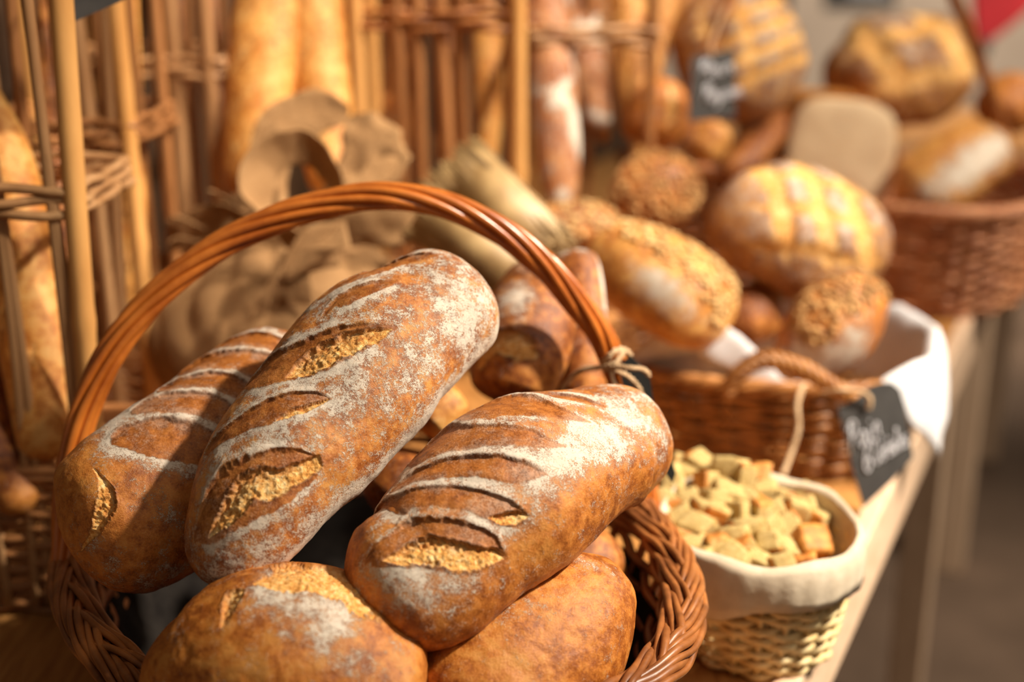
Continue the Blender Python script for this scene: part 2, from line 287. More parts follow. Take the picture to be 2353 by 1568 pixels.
def simple(name, c1, c2, scale=60, rough=.6, bump=.0006, stretch=None, spec=.5, rot=None):
    m, nt, b = mat_new(name); n = N(nt); vec = n.tc
    if stretch:
        mp = nt.nodes.new('ShaderNodeMapping'); mp.inputs['Scale'].default_value = stretch
        if rot: mp.inputs['Rotation'].default_value = rot
        nt.links.new(n.tc, mp.inputs[0]); vec = mp.outputs[0]
    f = n.noise(scale, 5, .6, vec); col = n.ramp(f, [(.36, c1), (.64, c2)])
    nt.links.new(col, b.inputs['Base Color']); b.inputs['Roughness'].default_value = rough
    b.inputs['Specular IOR Level'].default_value = spec
    if bump: nt.links.new(n.bump(n.noise(scale * 3, 4, .6, vec), bump, .8), b.inputs['Normal'])
    return m
def burlap_mat(name, c1, c2, k=330):
    m, nt, b = mat_new(name); n = N(nt)
    w1 = nt.nodes.new('ShaderNodeTexWave'); w1.inputs['Scale'].default_value = k; w1.inputs['Distortion'].default_value = 3; w1.bands_direction = 'DIAGONAL'
    w2 = nt.nodes.new('ShaderNodeTexWave'); w2.inputs['Scale'].default_value = k; w2.inputs['Distortion'].default_value = 3; w2.bands_direction = 'Z'
    n.lk(n.tc, w1.inputs[0]); n.lk(n.tc, w2.inputs[0])
    f = n.math('MULTIPLY', n.math('ADD', w1.outputs[1], w2.outputs[1]), .5)
    f2 = n.math('ADD', n.math('MULTIPLY', f, .5), n.math('MULTIPLY', n.noise(40, 4), .5))
    nt.links.new(n.ramp(f2, [(.3, c1), (.7, c2)]), b.inputs['Base Color']); b.inputs['Roughness'].default_value = .95; b.inputs['Specular IOR Level'].default_value = .1
    nt.links.new(n.bump(f, .001, .6), b.inputs['Normal']); return m
M = {}
M['crust_flour'] = crust('crust floury', deep=(.31, .085, .016), mid=(.57, .20, .040), gold=(.76, .35, .09), dust=.14)
M['crust_brown'] = crust('crust golden brown', deep=(.29, .078, .012), mid=(.56, .190, .032), gold=(.72, .30, .065), dust=.06, lo=.39, hi=.63)
M['crust_front'] = crust('crust amber', deep=(.30, .080, .010), mid=(.54, .18, .026), gold=(.64, .27, .055), dust=.04)
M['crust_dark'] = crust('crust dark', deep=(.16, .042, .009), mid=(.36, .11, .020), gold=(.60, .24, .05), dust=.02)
M['crust_gold'] = crust('crust pale gold', deep=(.38, .13, .022), mid=(.62, .26, .052), gold=(.76, .42, .125), dust=-.05)
M['crust_baguette'] = crust('crust baguette', deep=(.50, .17, .025), mid=(.74, .32, .065), gold=(.85, .47, .14), dust=-.12)
M['crust_red'] = crust('crust reddish floury', deep=(.26, .08, .025), mid=(.45, .17, .06), gold=(.62, .30, .12), dust=.16)
M['crust_boule'] = crust('crust boule', deep=(.22, .07, .016), mid=(.38, .15, .035), gold=(.55, .26, .07), dust=.06, flour_col=(.72, .56, .44))
M['crust_tin'] = crust('crust tin loaf', deep=(.42, .13, .02), mid=(.62, .23, .04), gold=(.75, .36, .08), dust=-.1, flour_col=(.78, .60, .38))
M['crumb'] = simple('bread crumb pale', (.47, .31, .095), (.66, .50, .21), 300, .9, .0012)
_nt = M['crumb'].node_tree; _b = _nt.nodes['Principled BSDF']; _g = _nt.nodes.new('ShaderNodeNewGeometry'); _n = N(_nt)
_src = _b.inputs['Base Color'].links[0].from_socket
_nt.links.new(_n.mix(_n.smooth(.56, .66, _g.outputs['Pointiness']), _src, (.58, .30, .065)), _b.inputs['Base Color'])
M['toast'] = simple('toasted crouton', (.42, .14, .02), (.70, .32, .06), 120, .6, .0008)
M['seed'] = simple('oat flakes', (.45, .22, .06), (.82, .56, .24), 90, .8, 0)
M['seed_dark'] = simple('brown seeds', (.28, .12, .03), (.60, .34, .12), 90, .8, 0)
M['wicker_red'] = simple('varnished willow', (.19, .06, .014), (.46, .165, .04), 26, .42, .0004, (1, 1, 1), .6)
M['wicker_handle'] = simple('varnished willow handle', (.38, .09, .010), (.66, .20, .028), 20, .27, .0003, (1, 1, 1), .7)
M['wicker_brown'] = simple('brown willow', (.22, .075, .015), (.50, .22, .06), 30, .42, .0005)
M['wicker_rust'] = simple('rust willow', (.42, .15, .06), (.68, .31, .14), 30, .45, .0005)
M['wicker_pale'] = simple('pale willow', (.62, .42, .16), (.86, .68, .36), 30, .5, .0005)
M['bamboo'] = simple('bamboo cane', (.56, .25, .065), (.76, .40, .13), 14, .38, .0003, (1, 1, .25))
M['cane'] = simple('split cane', (.34, .16, .06), (.55, .31, .14), 14, .45, .0003, (1, 1, .25))
M['cane_brown'] = simple('brown cane', (.22, .085, .025), (.44, .19, .065), 14, .42, .0003, (1, 1, .25))
M['linen_white'] = simple('white linen', (.74, .73, .74), (.80, .79, .80), 40, .9, .0004, None, .1)
M['linen_cream'] = simple('cream linen', (.60, .49, .35), (.70, .59, .44), 60, .9, .0006, None, .1)
M['burlap'] = burlap_mat('burlap', (.26, .135, .055), (.43, .25, .115))
M['straw'] = simple('straw', (.27, .16, .06), (.44, .29, .125), 30, .5, .0004)
M['slate'] = simple('chalkboard', (.045, .042, .040), (.070, .066, .062), 30, .75, .0001, None, .3)
M['slate_back'] = simple('chalkboard black', (.012, .013, .011), (.02, .02, .018), 30, .7, 0, None, .3)
M['chalk'] = simple('chalk', (.62, .62, .66), (.80, .80, .84), 400, .95, 0)
M['twine'] = simple('jute twine', (.42, .26, .13), (.66, .46, .27), 200, .9, .0006)
M['table_wood'] = simple('oiled table wood', (.34, .14, .035), (.55, .27, .08), 9, .42, .0004, (14, 1.2, 4), .5, (0, 0, R(25.4)))
M['rail_wood'] = simple('pale rail wood', (.66, .44, .28), (.80, .58, .40), 9, .6, .0003, (10, 1, 6), .3, (0, 0, R(25.4)))
M['leg_wood'] = simple('leg wood', (.56, .38, .24), (.70, .50, .34), 8, .6, .0003, (8, 8, 1))
M['dark_wall'] = simple('dark wood panelling', (.045, .022, .009), (.10, .05, .022), 6, .6, .0006, (6, 6, 1))
M['wall'] = simple('greige plaster', (.50, .41, .33), (.57, .47, .38), 5, .9, .0005, None, .2)
M['floor'] = simple('brown floor', (.11, .070, .045), (.17, .11, .072), 3, .6, .0004)
M['red'] = simple('red cloth', (.22, .008, .012), (.32, .012, .018), 20, .8, .0004, None, .2)
M['liner'] = simple('dark crumpled paper', (.010, .008, .007), (.022, .018, .015), 40, .9, .001, None, .1)  # near-black colour carries the deep shade inside the front basket
M['plastic'] = simple('grey paper', (.25, .25, .26), (.40, .40, .41), 60, .4, .001)
# ---------------------------------------------------------------- mesh helpers
WORG = {}
class MB:
    def __init__(s): s.v = []; s.f = []; s.n = 0
    def add(s, v, f):
        v = np.asarray(v, float).reshape(-1, 3); f = np.asarray(f, int)
        s.v.append(v); s.f.append(f + s.n); s.n += len(v); return s
    def grid(s, g, cu=False, cv=False):
        nu, nv = g.shape[:2]; i = np.arange(nu if cu else nu - 1); j = np.arange(nv if cv else nv - 1)
        I, J = np.meshgrid(i, j, indexing='ij'); I2 = (I + 1) % nu; J2 = (J + 1) % nv
        return s.add(g, np.stack([I * nv + J, I2 * nv + J, I2 * nv + J2, I * nv + J2], -1).reshape(-1, 4))
    def tube(s, pts, r, n=8, closed=False, caps=True):
        p = np.asarray(pts, float); m = len(p); r = np.broadcast_to(np.asarray(r, float), (m,))
        T = unit((np.roll(p, -1, 0) - np.roll(p, 1, 0)) if closed else np.gradient(p, axis=0))
        a = np.array([0, 0, 1.0]) if abs(T[0][2]) < .9 else np.array([1.0, 0, 0]); u = unit(np.cross(T[0], a)); U = [u]
        for k in range(1, m):
            u = u - T[k] * (u @ T[k]); u = unit(u); U.append(u)
        U = np.array(U); W = np.cross(T, U); th = np.linspace(0, 2 * np.pi, n, endpoint=False)
        g = p[:, None] + r[:, None, None] * (np.cos(th)[None, :, None] * U[:, None] + np.sin(th)[None, :, None] * W[:, None])
        if not closed and caps:
            g = np.concatenate([np.repeat(p[:1, None], n, 1), g, np.repeat(p[-1:, None], n, 1)], 0)
        return s.grid(g, cu=closed, cv=True)
    def box(s, c, ax, ay, az):
        c = np.asarray(c, float); v = [c + i * np.asarray(ax) + j * np.asarray(ay) + k * np.asarray(az) for i in (-1, 1) for j in (-1, 1) for k in (-1, 1)]
        return s.add(v, [[0, 1, 3, 2], [4, 6, 7, 5], [0, 4, 5, 1], [2, 3, 7, 6], [0, 2, 6, 4], [1, 5, 7, 3]])
    def build(s, name, mat, parent=None, smooth=True, origin=None, bevel=0, **attrs):
        v = np.vstack(s.v); o0 = np.array(origin if origin is not None else (0, 0, 0), float)
        me = bpy.data.meshes.new(name); fs = []
        for f in s.f: fs += f.tolist()
        if parent is not None: base = WORG.get(parent.name, np.zeros(3))
        else: base = o0
        me.from_pydata((v - base).tolist(), [], fs)
        if smooth: me.polygons.foreach_set('use_smooth', np.ones(len(fs), bool))
        for k, a in attrs.items():
            t = me.attributes.new(k, 'FLOAT', 'POINT'); t.data.foreach_set('value', np.ascontiguousarray(a, np.float32).ravel())
        me.materials.append(mat); me.update()
        o = bpy.data.objects.new(name, me); COL.objects.link(o)
        if parent is not None: o.parent = parent
        else: o.location = o0
        WORG[o.name] = base
        if bevel:
            b = o.modifiers.new('bevel', 'BEVEL'); b.width = bevel; b.segments = 2; b.limit_method = 'ANGLE'
        return o
def tag(o, label, cat, group=None, kind=None):
    o['label'] = label; o['category'] = cat
    if group: o['group'] = group
    if kind: o['kind'] = kind
    return o
def thing(name, label, cat, loc, group=None):
    o = bpy.data.objects.new(name, None); COL.objects.link(o); o.location = tuple(float(k) for k in loc); o.empty_display_size = .02; WORG[o.name] = np.array(loc, float)
    return tag(o, label, cat, group)
def build_loaf(L, name, mat, label, group=None, cat='bread'):
    c = L.pos.mean((0, 1)); c[2] = L.pos[..., 2].min()
    o = MB().grid(L.pos, cv=True).build(name, mat, origin=c, crumb=L.crumb, slash=L.slash, dark=L.dark, flour=L.flour)
    return tag(o, label, cat, group)
def seeds(L, parent, n, cond, seed=0, size=.0035, name='oat_topping', mat='seed'):
    rng = np.random.default_rng(seed); nr = L.normals(); ok = np.argwhere(cond(L, nr)); b = MB()
    oc = np.array([(1, 0, 0), (-1, 0, 0), (0, 1, 0), (0, -1, 0), (0, 0, 1), (0, 0, -1), (.7, .7, 0), (-.7, .7, 0), (-.7, -.7, 0), (.7, -.7, 0)], float)
    ring = [0, 6, 2, 7, 1, 8, 3, 9]
    for k in rng.choice(len(ok), min(n, len(ok)), replace=False):
        i, j = ok[k]; p = L.pos[i, j]; nn = nr[i, j]; a = unit(np.cross(nn, rng.normal(size=3))); c = np.cross(nn, a)
        sc = size * rng.uniform(.6, 1.3); nn2 = unit(nn + rng.normal(size=3) * .35)
        v = p + nn * sc * .25 + oc @ np.stack([a * sc, c * sc * .62, nn2 * sc * .35])
        b.add(v, [[ring[q], ring[(q + 1) % 8], 4] for q in range(8)] + [[ring[(q + 1) % 8], ring[q], 5] for q in range(8)])
    o = b.build(name, M[mat], parent); o['kind'] = 'stuff'; return o
def ell(cx, cy, rx, ry, rot, phi, pw=2.0):
    c, s_ = np.cos(phi), np.sin(phi); c2 = np.sign(c) * np.abs(c) ** (2 / pw); s2 = np.sign(s_) * np.abs(s_) ** (2 / pw)
    x, y = rx * c2, ry * s2; cr, sr = math.cos(rot), math.sin(rot)
    return np.stack([cx + x * cr - y * sr, cy + x * sr + y * cr], -1)
def woven_basket(name, label, cx, cy, z0, z1, rx, ry, k, rot, rows, nst, rs, mat, rim='twist', pw=2.0, rim_mat=None, group=None, rim_r=None, braid=None, rim_w=1.0, bulge=0.0):
    t = thing(name, label, 'basket', (cx, cy, z0), group); b = MB(); ph = np.linspace(0, 2 * np.pi, nst * 8, endpoint=False)
    def rad(f): return k + (1 - k) * f + bulge * math.sin(math.pi * f)
    for i in range(rows):
        f = (i + .5) / rows; z = z0 + (z1 - z0) * f; a = rs * 1.15 * np.cos(nst / 2 * ph + math.pi * (i % 2))
        xy = ell(cx, cy, rx * rad(f), ry * rad(f), rot, ph, pw); cen = np.array([cx, cy]); d = unit(xy - cen)
        xy = xy + d * a[:, None]; zz = z + .35 * rs * np.sin(ph * 5 + i * 1.7)
        b.tube(np.column_stack([xy, zz]), rs * (1 + .12 * np.sin(ph * 7 + i)), 6, True)
    b.build('woven_wall', M[mat], t)
    b = MB()
    for j in range(nst):
        q = np.array([2 * np.pi * (j) / nst]); pts = []
        for f in np.linspace(0, 1, 6):
            xy = ell(cx, cy, rx * rad(f), ry * rad(f), rot, q, pw)[0]; pts.append((xy[0], xy[1], z0 + (z1 - z0) * f))
        b.tube(pts, rs * .95, 6)
    b.build('stakes', M[mat], t)
    b = MB(); r_ = np.linspace(.02, 1, 8)
    g = np.stack([np.column_stack([ell(cx, cy, rx * k * q, ry * k * q, rot, ph, pw), np.full(len(ph), z0 + .003 + .001 * (i % 2))]) for i, q in enumerate(r_)])
    b.grid(g, cv=True); b.grid(g[:, ::-1] + np.array([0, 0, -.003]), cv=True); b.build('base', M[mat], t)
    b = MB(); ph = np.linspace(0, 2 * np.pi, 480, endpoint=False); xy = ell(cx, cy, rx, ry, rot, ph, pw)
    tn = unit(np.roll(xy, -1, 0) - np.roll(xy, 1, 0)); nx = np.stack([tn[:, 1], -tn[:, 0]], 1); rr = rim_r or rs * 1.3
    if rim == 'twist':
        ns = 4
        for q in range(ns):
            a = ph * round(.5 * nst) + 2 * np.pi * q / ns
            b.tube(np.column_stack([xy + nx * (np.cos(a) * rr * 1.1)[:, None], z1 + rr + np.sin(a) * rr * 1.1]), rr, 7, True)
    else:
        ns, m, A, B, pair = braid
        L = np.sum(np.linalg.norm(np.diff(xy, axis=0), axis=1))
        for q in range(ns):
            for e in range(pair):
                off = (e - (pair - 1) / 2) * rr * 2.0
                a = ph * m + 2 * np.pi * q / ns; lat = A * np.sin(a) + off * (.55 + .45 * np.abs(np.cos(a))) 
                wob = .0012 * np.sin(ph * 31 + q * 2.1 + e); z = z1 + B * (1 + np.sin(2 * a + .6 * e)) + wob + rim_w * .0
                b.tube(np.column_stack([xy + nx * (lat + A * .2)[:, None], z - .35 * np.abs(lat) * .9]), rr * (1 + .15 * np.sin(ph * 17 + q + 3 * e)), 7, True)
    b.build('braided_rim' if rim != 'twist' else 'rim', M[rim_mat or mat], t)
    return t
def rope(pts4, ns, rr, aa, pitch, mat, name, parent=None, core=True, n=260, ph0=0., origin=None, taper=None):
    cv_, L = spline(pts4, n); c = cv_[:, :3]; T = unit(np.gradient(c, axis=0)); u = unit(np.cross(T, [0, 0, 1.0]) + 1e-6); w = np.cross(T, u); b = MB()
    l = np.linspace(0, L, n)
    for q in range(ns):
        a = l / pitch * 2 * np.pi + 2 * np.pi * q / ns + ph0; A_ = aa * (cv_[:, 3] if cv_.shape[1] > 3 else 1)
        A_ = np.broadcast_to(A_, (n,))[:, None]
        b.tube(c + A_ * (np.cos(a)[:, None] * u + np.sin(a)[:, None] * w), rr * (1 + .10 * np.sin(l * 60 + q * 1.9)), 9)
    if core: b.tube(c, aa * .8, 8)
    return b.build(name, M[mat], parent, origin=origin)
def ribbon(pts, wdir, width, thick=.0018, crumple=.004, seed=0, n=60, m=14, fray=0.):
    """cloth strip: spine points, width directions and widths per point"""
    q, L = spline(np.hstack([np.asarray(pts, float), np.asarray(wdir, float), np.asarray(width, float)[:, None]]), n)
    c, wd, w = q[:, :3], unit(q[:, 3:6]), q[:, 6]; t = np.linspace(-.5, .5, m)
    w2 = w[:, None] * np.ones(m)
    if fray: w2 = w2 * (1 + .7 * fray * (vnoise(np.stack([np.arange(n) * .16, np.zeros(n), np.zeros(n)], 1), 1.0, seed)[:, None] - .5))
    g = c[:, None] + (t[None] * w2)[..., None] * wd[:, None]
    T = unit(np.gradient(c, axis=0)); nn = unit(np.cross(T, wd))
    d = (fbm(g, 38, seed, 2) - .5) * 2 * crumple
    g = g + nn[:, None] * d[..., None]
    b = MB(); gb = g - nn[:, None] * thick
    loop = np.concatenate([g, gb[:, ::-1]], 1); b.grid(loop, cv=True)
    return b

# ---------------------------------------------------------------- the room and the long table
TZ = 0.78
E_DIR = np.array([math.sin(R(25.4)), math.cos(R(25.4)), 0]); N_DIR = np.array([-math.cos(R(25.4)), math.sin(R(25.4)), 0])
E0 = PZ(2006, 1194, TZ)
def onT(t, p, z=TZ): v = E0 + E_DIR * t + N_DIR * p; v[2] = z; return v
ZV = np.array([0, 0, 1.0])
def struct(name, b, mat): o = b.build(name, mat, smooth=False); o['kind'] = 'structure'; return o
struct('floor', MB().box((1, 3, -.02), (6, 0, 0), (0, 5, 0), (0, 0, .02)), M['floor'])
struct('wall_back', MB().box((2.5, 6.6, 1.5), (4.6, 0, 0), (0, .05, 0), (0, 0, 1.55)), M['wall'])
struct('wall_left', MB().box(onT(.32, 1.16, 1.5), E_DIR * 2.0, N_DIR * .03, ZV * 1.5), M['dark_wall'])
t = thing('display_table', 'long wooden display table with orange-brown top and pale front rail, carrying the baskets', 'table', onT(1.0, .48, 0))
MB().box(onT(1.0, .55, TZ - .012), E_DIR * 2.4, N_DIR * .535, ZV * .012).build('tabletop', M['table_wood'], t, smooth=False)
MB().box(onT(1.0, .006, TZ - .044), E_DIR * 2.42, N_DIR * .011, ZV * .046).build('front_rail', M['rail_wood'], t, smooth=False, bevel=.003)
for tt, w in ((.86, .030), (1.50, .034), (2.2, .03), (-1.2, .03)):
    c = onT(tt, .045, (TZ - .09) / 2)
    MB().box(c, E_DIR * w, N_DIR * .028, ZV * ((TZ - .09) / 2)).build('leg', M['leg_wood'], t, smooth=False, bevel=.003)
for tt in (-1.2, 2.2):
    MB().box(onT(tt, 1.02, (TZ - .03) / 2), E_DIR * .03, N_DIR * .03, ZV * ((TZ - .03) / 2)).build('leg', M['leg_wood'], t, smooth=False, bevel=.003)
# things on the far wall
b = MB(); c = P(1975, -28, 5.4); b.box(c, (.155, .03, 0), (0, .012, 0), (-.01, 0, .09))
t = thing('wall_board', 'grey chalkboard panel hanging on the pale far wall', 'sign', c); b.build('board', M['slate'], t, smooth=False)
b = MB(); c2 = P(1985, -26, 5.37); b.box(c2 + np.array([.01, 0, .02]), (.085, .017, 0), (0, .004, 0), (-.006, 0, .05)); b.build('writing_area', M['plastic'], t, smooth=False)
c = P(1805, -20, 5.4); tag(MB().box(c, (.022, 0, 0), (0, .02, 0), (0, 0, .10)).build('wall_hook', M['slate_back'], origin=c, smooth=False, bevel=.01), 'small dark upright hook on the pale far wall', 'hook')
c = P(2290, 20, 4.4)
t = thing('hanging_banner', 'red hanging cloth with a dark pointed tip behind the farthest basket handle', 'cloth', c)
def plate(px, d, th, name, mat, par):
    q = np.array([P(a, b_, d) for a, b_ in px]); qb = q + np.array([0, th, 0]); n = len(q); b = MB()
    b.add(np.vstack([q, qb]), [[i, (i + 1) % n, n + (i + 1) % n, n + i] for i in range(n)])
    me = b.build(name, mat, par, smooth=False); import bmesh
    bm = bmesh.new(); bm.from_mesh(me.data); bm.verts.ensure_lookup_table()
    bm.faces.new([bm.verts[i] for i in range(n)]); bm.faces.new([bm.verts[n + i] for i in reversed(range(n))]); bmesh.ops.recalc_face_normals(bm, faces=bm.faces[:]); bm.to_mesh(me.data); bm.free(); return me
plate([(2235, -60), (2395, -60), (2380, 10), (2330, 55), (2280, 92), (2246, 92), (2240, 40)], 4.4, .03, 'red_cloth', M['red'], t)
plate([(2247, 90), (2282, 90), (2268, 132), (2262, 132)], 4.4, .03, 'dark_tip', M['slate_back'], t)

# ---------------------------------------------------------------- front basket
RZ = .912
fc = np.array([-.115, .963, RZ])
fb = woven_basket('bread_basket', 'large reddish-brown wicker basket with tall twisted handle, heaped with floury loaves', fc[0], fc[1], TZ, RZ, .292, .229, .80, R(-62), 13, 34, .0042, 'wicker_red', rim='braid', rim_r=.0029, braid=(7, 5, .0130, .0045, 2))
hp = [(150, 1300, 1.03), (158, 1130, 1.035), (190, 960, 1.04), (262, 800, 1.045), (365, 675, 1.05), (495, 572, 1.055), (640, 502, 1.06), (780, 462, 1.065), (905, 450, 1.07), (1030, 474, 1.08), (1145, 528, 1.09), (1240, 600, 1.10), (1320, 690, 1.11), (1385, 780, 1.12), (1430, 890, 1.13), (1458, 1000, 1.14), (1480, 1110, 1.145), (1490, 1180, 1.14)]
H4 = [list(P(a, b_, d)) + [1.0 if y_ > 1 else .8] for (a, b_, d), y_ in zip(hp, [0, 2, 2, 2, 2, 2, 2, 2, 2, 2, 2, 2, 2, 2, 2, 2, 2, 0])]
rope(H4, 7, .0038, .0084, .42, 'wicker_handle', 'handle', fb, n=420)
def hero(key, name, mat, label, nu=420, nv=400, blobs=(), lump=.02):
    L = Loaf(**dict(HERO[key], nu=nu, nv=nv, lump=lump)); S = SCORES[key]
    for q in S['score']: L.score(q)
    for u, th, ru, rt, a in blobs: L.blob(u, th, ru, rt, a)
    for q in S['tear']: L.tear(q)
    nr = L.normals(); L.pos = L.pos + nr * ((fbm(L.pos, 95, 5, 3) - .5) * .0016)[..., None]
    return build_loaf(L, name, M[mat], label), L
hero('centre', 'batard_loaf', 'crust_flour', 'long scored loaf thickly dusted with flour, topmost in the middle of the front basket',
     blobs=[(.84, .75, .15, .7, .72), (.95, 0, .10, 2.5, .42), (.70, 1.0, .2, .4, .50), (.5, .5, .25, .45, .45), (.3, .6, .25, .3, .2), (.6, 1.95, .7, .42, 1.5), (.93, 1.8, .15, .5, 1.2), (.04, .6, .10, 2.0, .42), (.15, 1.5, .2, .35, .35)])
hero('right', 'batard_loaf', 'crust_brown', 'broad loaf with six curved scores and a yellow split, right in the front basket',
     blobs=[(.66, .42, .15, .40, .90), (.80, .2, .12, .5, .75), (.50, .48, .14, .30, .85), (.34, .50, .12, .28, .65), (.10, .45, .07, .55, .75), (.16, .1, .05, .5, .40), (.9, -.5, .1, .7, .5), (.35, 1.85, .5, .18, .3)])
hero('left', 'batard_loaf', 'crust_brown', 'brown loaf with floury ridges between scores, leftmost in the front basket',
     blobs=[(.33, -1.1, .10, .45, 1.0), (.42, -.9, .08, .4, .5), (.30, -.5, .05, .5, .35), (.12, 1.2, .10, .4, .35), (.03, .5, .05, .8, .25), (.22, .7, .06, .5, .22)])
hero('front', 'country_loaf', 'crust_front', 'amber loaf with a floury top and torn far edge, lowest in the front basket',
     blobs=[(.50, -.30, .10, .35, .9), (.62, -.1, .10, .35, .8), (.72, .15, .07, .25, .45), (.85, .0, .05, .5, .30)])
hero('front_right', 'country_loaf', 'crust_front', 'smooth amber loaf with a tapered end, below the broad loaf with six scores',
     blobs=[(.62, -.9, .14, .4, .8), (.88, -.3, .05, .6, .40), (.5, -.3, .1, .2, .2)])
# loaves lying deeper in the front basket
def loaf(name, mat, label, spine, up, **k):
    blobs = k.pop('blobs', ()); scores = k.pop('scores', ()); tears = k.pop('tears', ()); grp = k.pop('group', None)
    L = Loaf(spine, up, **k)
    for q in scores: L.score(q, depth=.004)
    for u, th, ru, rt, a in blobs: L.blob(u, th, ru, rt, a)
    for q in tears: L.tear(q, depth=.003, rough=.0015)
    return build_loaf(L, name, M[mat], label, grp), L
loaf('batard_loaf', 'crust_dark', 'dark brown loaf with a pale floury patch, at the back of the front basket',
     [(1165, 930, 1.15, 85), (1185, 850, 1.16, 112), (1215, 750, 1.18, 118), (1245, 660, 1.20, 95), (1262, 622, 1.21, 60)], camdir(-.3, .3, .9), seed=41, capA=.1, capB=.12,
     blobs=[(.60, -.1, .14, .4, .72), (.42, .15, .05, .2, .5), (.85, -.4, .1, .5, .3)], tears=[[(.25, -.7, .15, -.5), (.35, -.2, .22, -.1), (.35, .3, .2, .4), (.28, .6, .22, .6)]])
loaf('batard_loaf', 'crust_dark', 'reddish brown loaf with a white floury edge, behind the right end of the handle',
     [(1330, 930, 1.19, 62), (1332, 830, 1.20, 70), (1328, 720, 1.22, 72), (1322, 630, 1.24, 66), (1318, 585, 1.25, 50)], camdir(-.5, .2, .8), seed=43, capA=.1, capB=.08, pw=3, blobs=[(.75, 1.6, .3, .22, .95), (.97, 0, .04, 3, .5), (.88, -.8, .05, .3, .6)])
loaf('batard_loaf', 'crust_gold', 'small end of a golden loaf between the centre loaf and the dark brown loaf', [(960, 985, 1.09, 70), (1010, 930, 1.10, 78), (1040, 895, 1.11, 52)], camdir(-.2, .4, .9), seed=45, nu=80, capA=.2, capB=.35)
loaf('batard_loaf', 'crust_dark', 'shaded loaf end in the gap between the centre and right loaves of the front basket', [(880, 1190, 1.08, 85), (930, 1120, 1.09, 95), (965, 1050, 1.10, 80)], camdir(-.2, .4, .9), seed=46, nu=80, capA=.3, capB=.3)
loaf('batard_loaf', 'crust_dark', 'added loaf, crust darkened for shade, buried deep in the gap under the centre loaf',  # unseen loaf added with a dark crust so the gap stays near black
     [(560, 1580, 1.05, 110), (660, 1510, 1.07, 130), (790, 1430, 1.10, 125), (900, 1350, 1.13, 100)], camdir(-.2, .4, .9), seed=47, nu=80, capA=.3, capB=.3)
loaf('batard_loaf', 'crust_dark', 'added shade-dark loaf between the right loaf and the right wall of the front basket',  # hidden loaf added, its dark crust stands in for shade
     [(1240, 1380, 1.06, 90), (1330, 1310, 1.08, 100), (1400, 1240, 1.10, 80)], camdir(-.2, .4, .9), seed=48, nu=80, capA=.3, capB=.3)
# paper lining glimpsed inside the rim, carried all round in near-black as painted shade
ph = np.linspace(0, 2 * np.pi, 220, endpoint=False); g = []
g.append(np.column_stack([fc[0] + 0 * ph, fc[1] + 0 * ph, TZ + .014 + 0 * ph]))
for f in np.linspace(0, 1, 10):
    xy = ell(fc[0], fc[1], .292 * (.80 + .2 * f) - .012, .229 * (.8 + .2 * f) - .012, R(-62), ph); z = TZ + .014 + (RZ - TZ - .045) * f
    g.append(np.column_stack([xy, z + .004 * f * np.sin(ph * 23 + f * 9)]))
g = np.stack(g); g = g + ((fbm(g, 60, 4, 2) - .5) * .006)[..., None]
c = g.mean((0, 1)); tag(MB().grid(g, cv=True).build('paper_liner', M['liner'], origin=c), 'dark crumpled paper lining the inside of the front basket, blackened for shade under its loaves', 'paper')
# twine knot and dark tag on the handle
def P3(l): return np.array([P(*q) for q in l])
c = P(1412, 832, 1.115)
t = thing('twine_tie', 'jute twine knotted around the right side of the tall basket handle', 'twine', c)
def tw(pts, r=.0021, name='strand', par=None): 
    q, _ = spline(P3(pts), 60); a = np.linspace(0, 40, 60); b = MB()
    for s_ in (0, math.pi): b.tube(q + .0009 * np.stack([np.cos(a + s_), np.sin(a + s_), np.sin(a + s_)], 1), r * .72, 6)
    return b.build(name, M['twine'], par or t)
tw([(1385, 838, 1.10), (1400, 818, 1.09), (1425, 803, 1.095), (1447, 815, 1.11), (1440, 840, 1.12), (1410, 850, 1.10), (1392, 845, 1.09)], .0028, 'knot')
tw([(1395, 850, 1.09), (1412, 835, 1.085), (1430, 812, 1.09), (1420, 830, 1.088), (1400, 842, 1.085)], .0030, 'knot')
tw([(1400, 845, 1.09), (1350, 848, 1.10), (1320, 862, 1.11), (1290, 895, 1.12)])
tw([(1405, 843, 1.09), (1440, 845, 1.08), (1475, 848, 1.08), (1492, 862, 1.085)])
tw([(1402, 850, 1.09), (1412, 880, 1.085), (1428, 910, 1.08), (1450, 940, 1.08)])
tw([(1410, 848, 1.09), (1450, 870, 1.09), (1480, 910, 1.10), (1500, 950, 1.10)])
tw([(1395, 848, 1.10), (1370, 800, 1.14), (1340, 752, 1.16), (1300, 760, 1.165), (1285, 790, 1.165), (1300, 830, 1.16)])
t = thing('hanging_tag', 'black card tag hanging edge-on below the twine knot, half hidden behind the right loaf', 'tag', P(1470, 930, 1.125))
plate([(1420, 842), (1450, 820), (1492, 858), (1505, 945), (1553, 1088), (1545, 1112), (1450, 965)], 1.097, .0025, 'card', M['slate_back'], t)

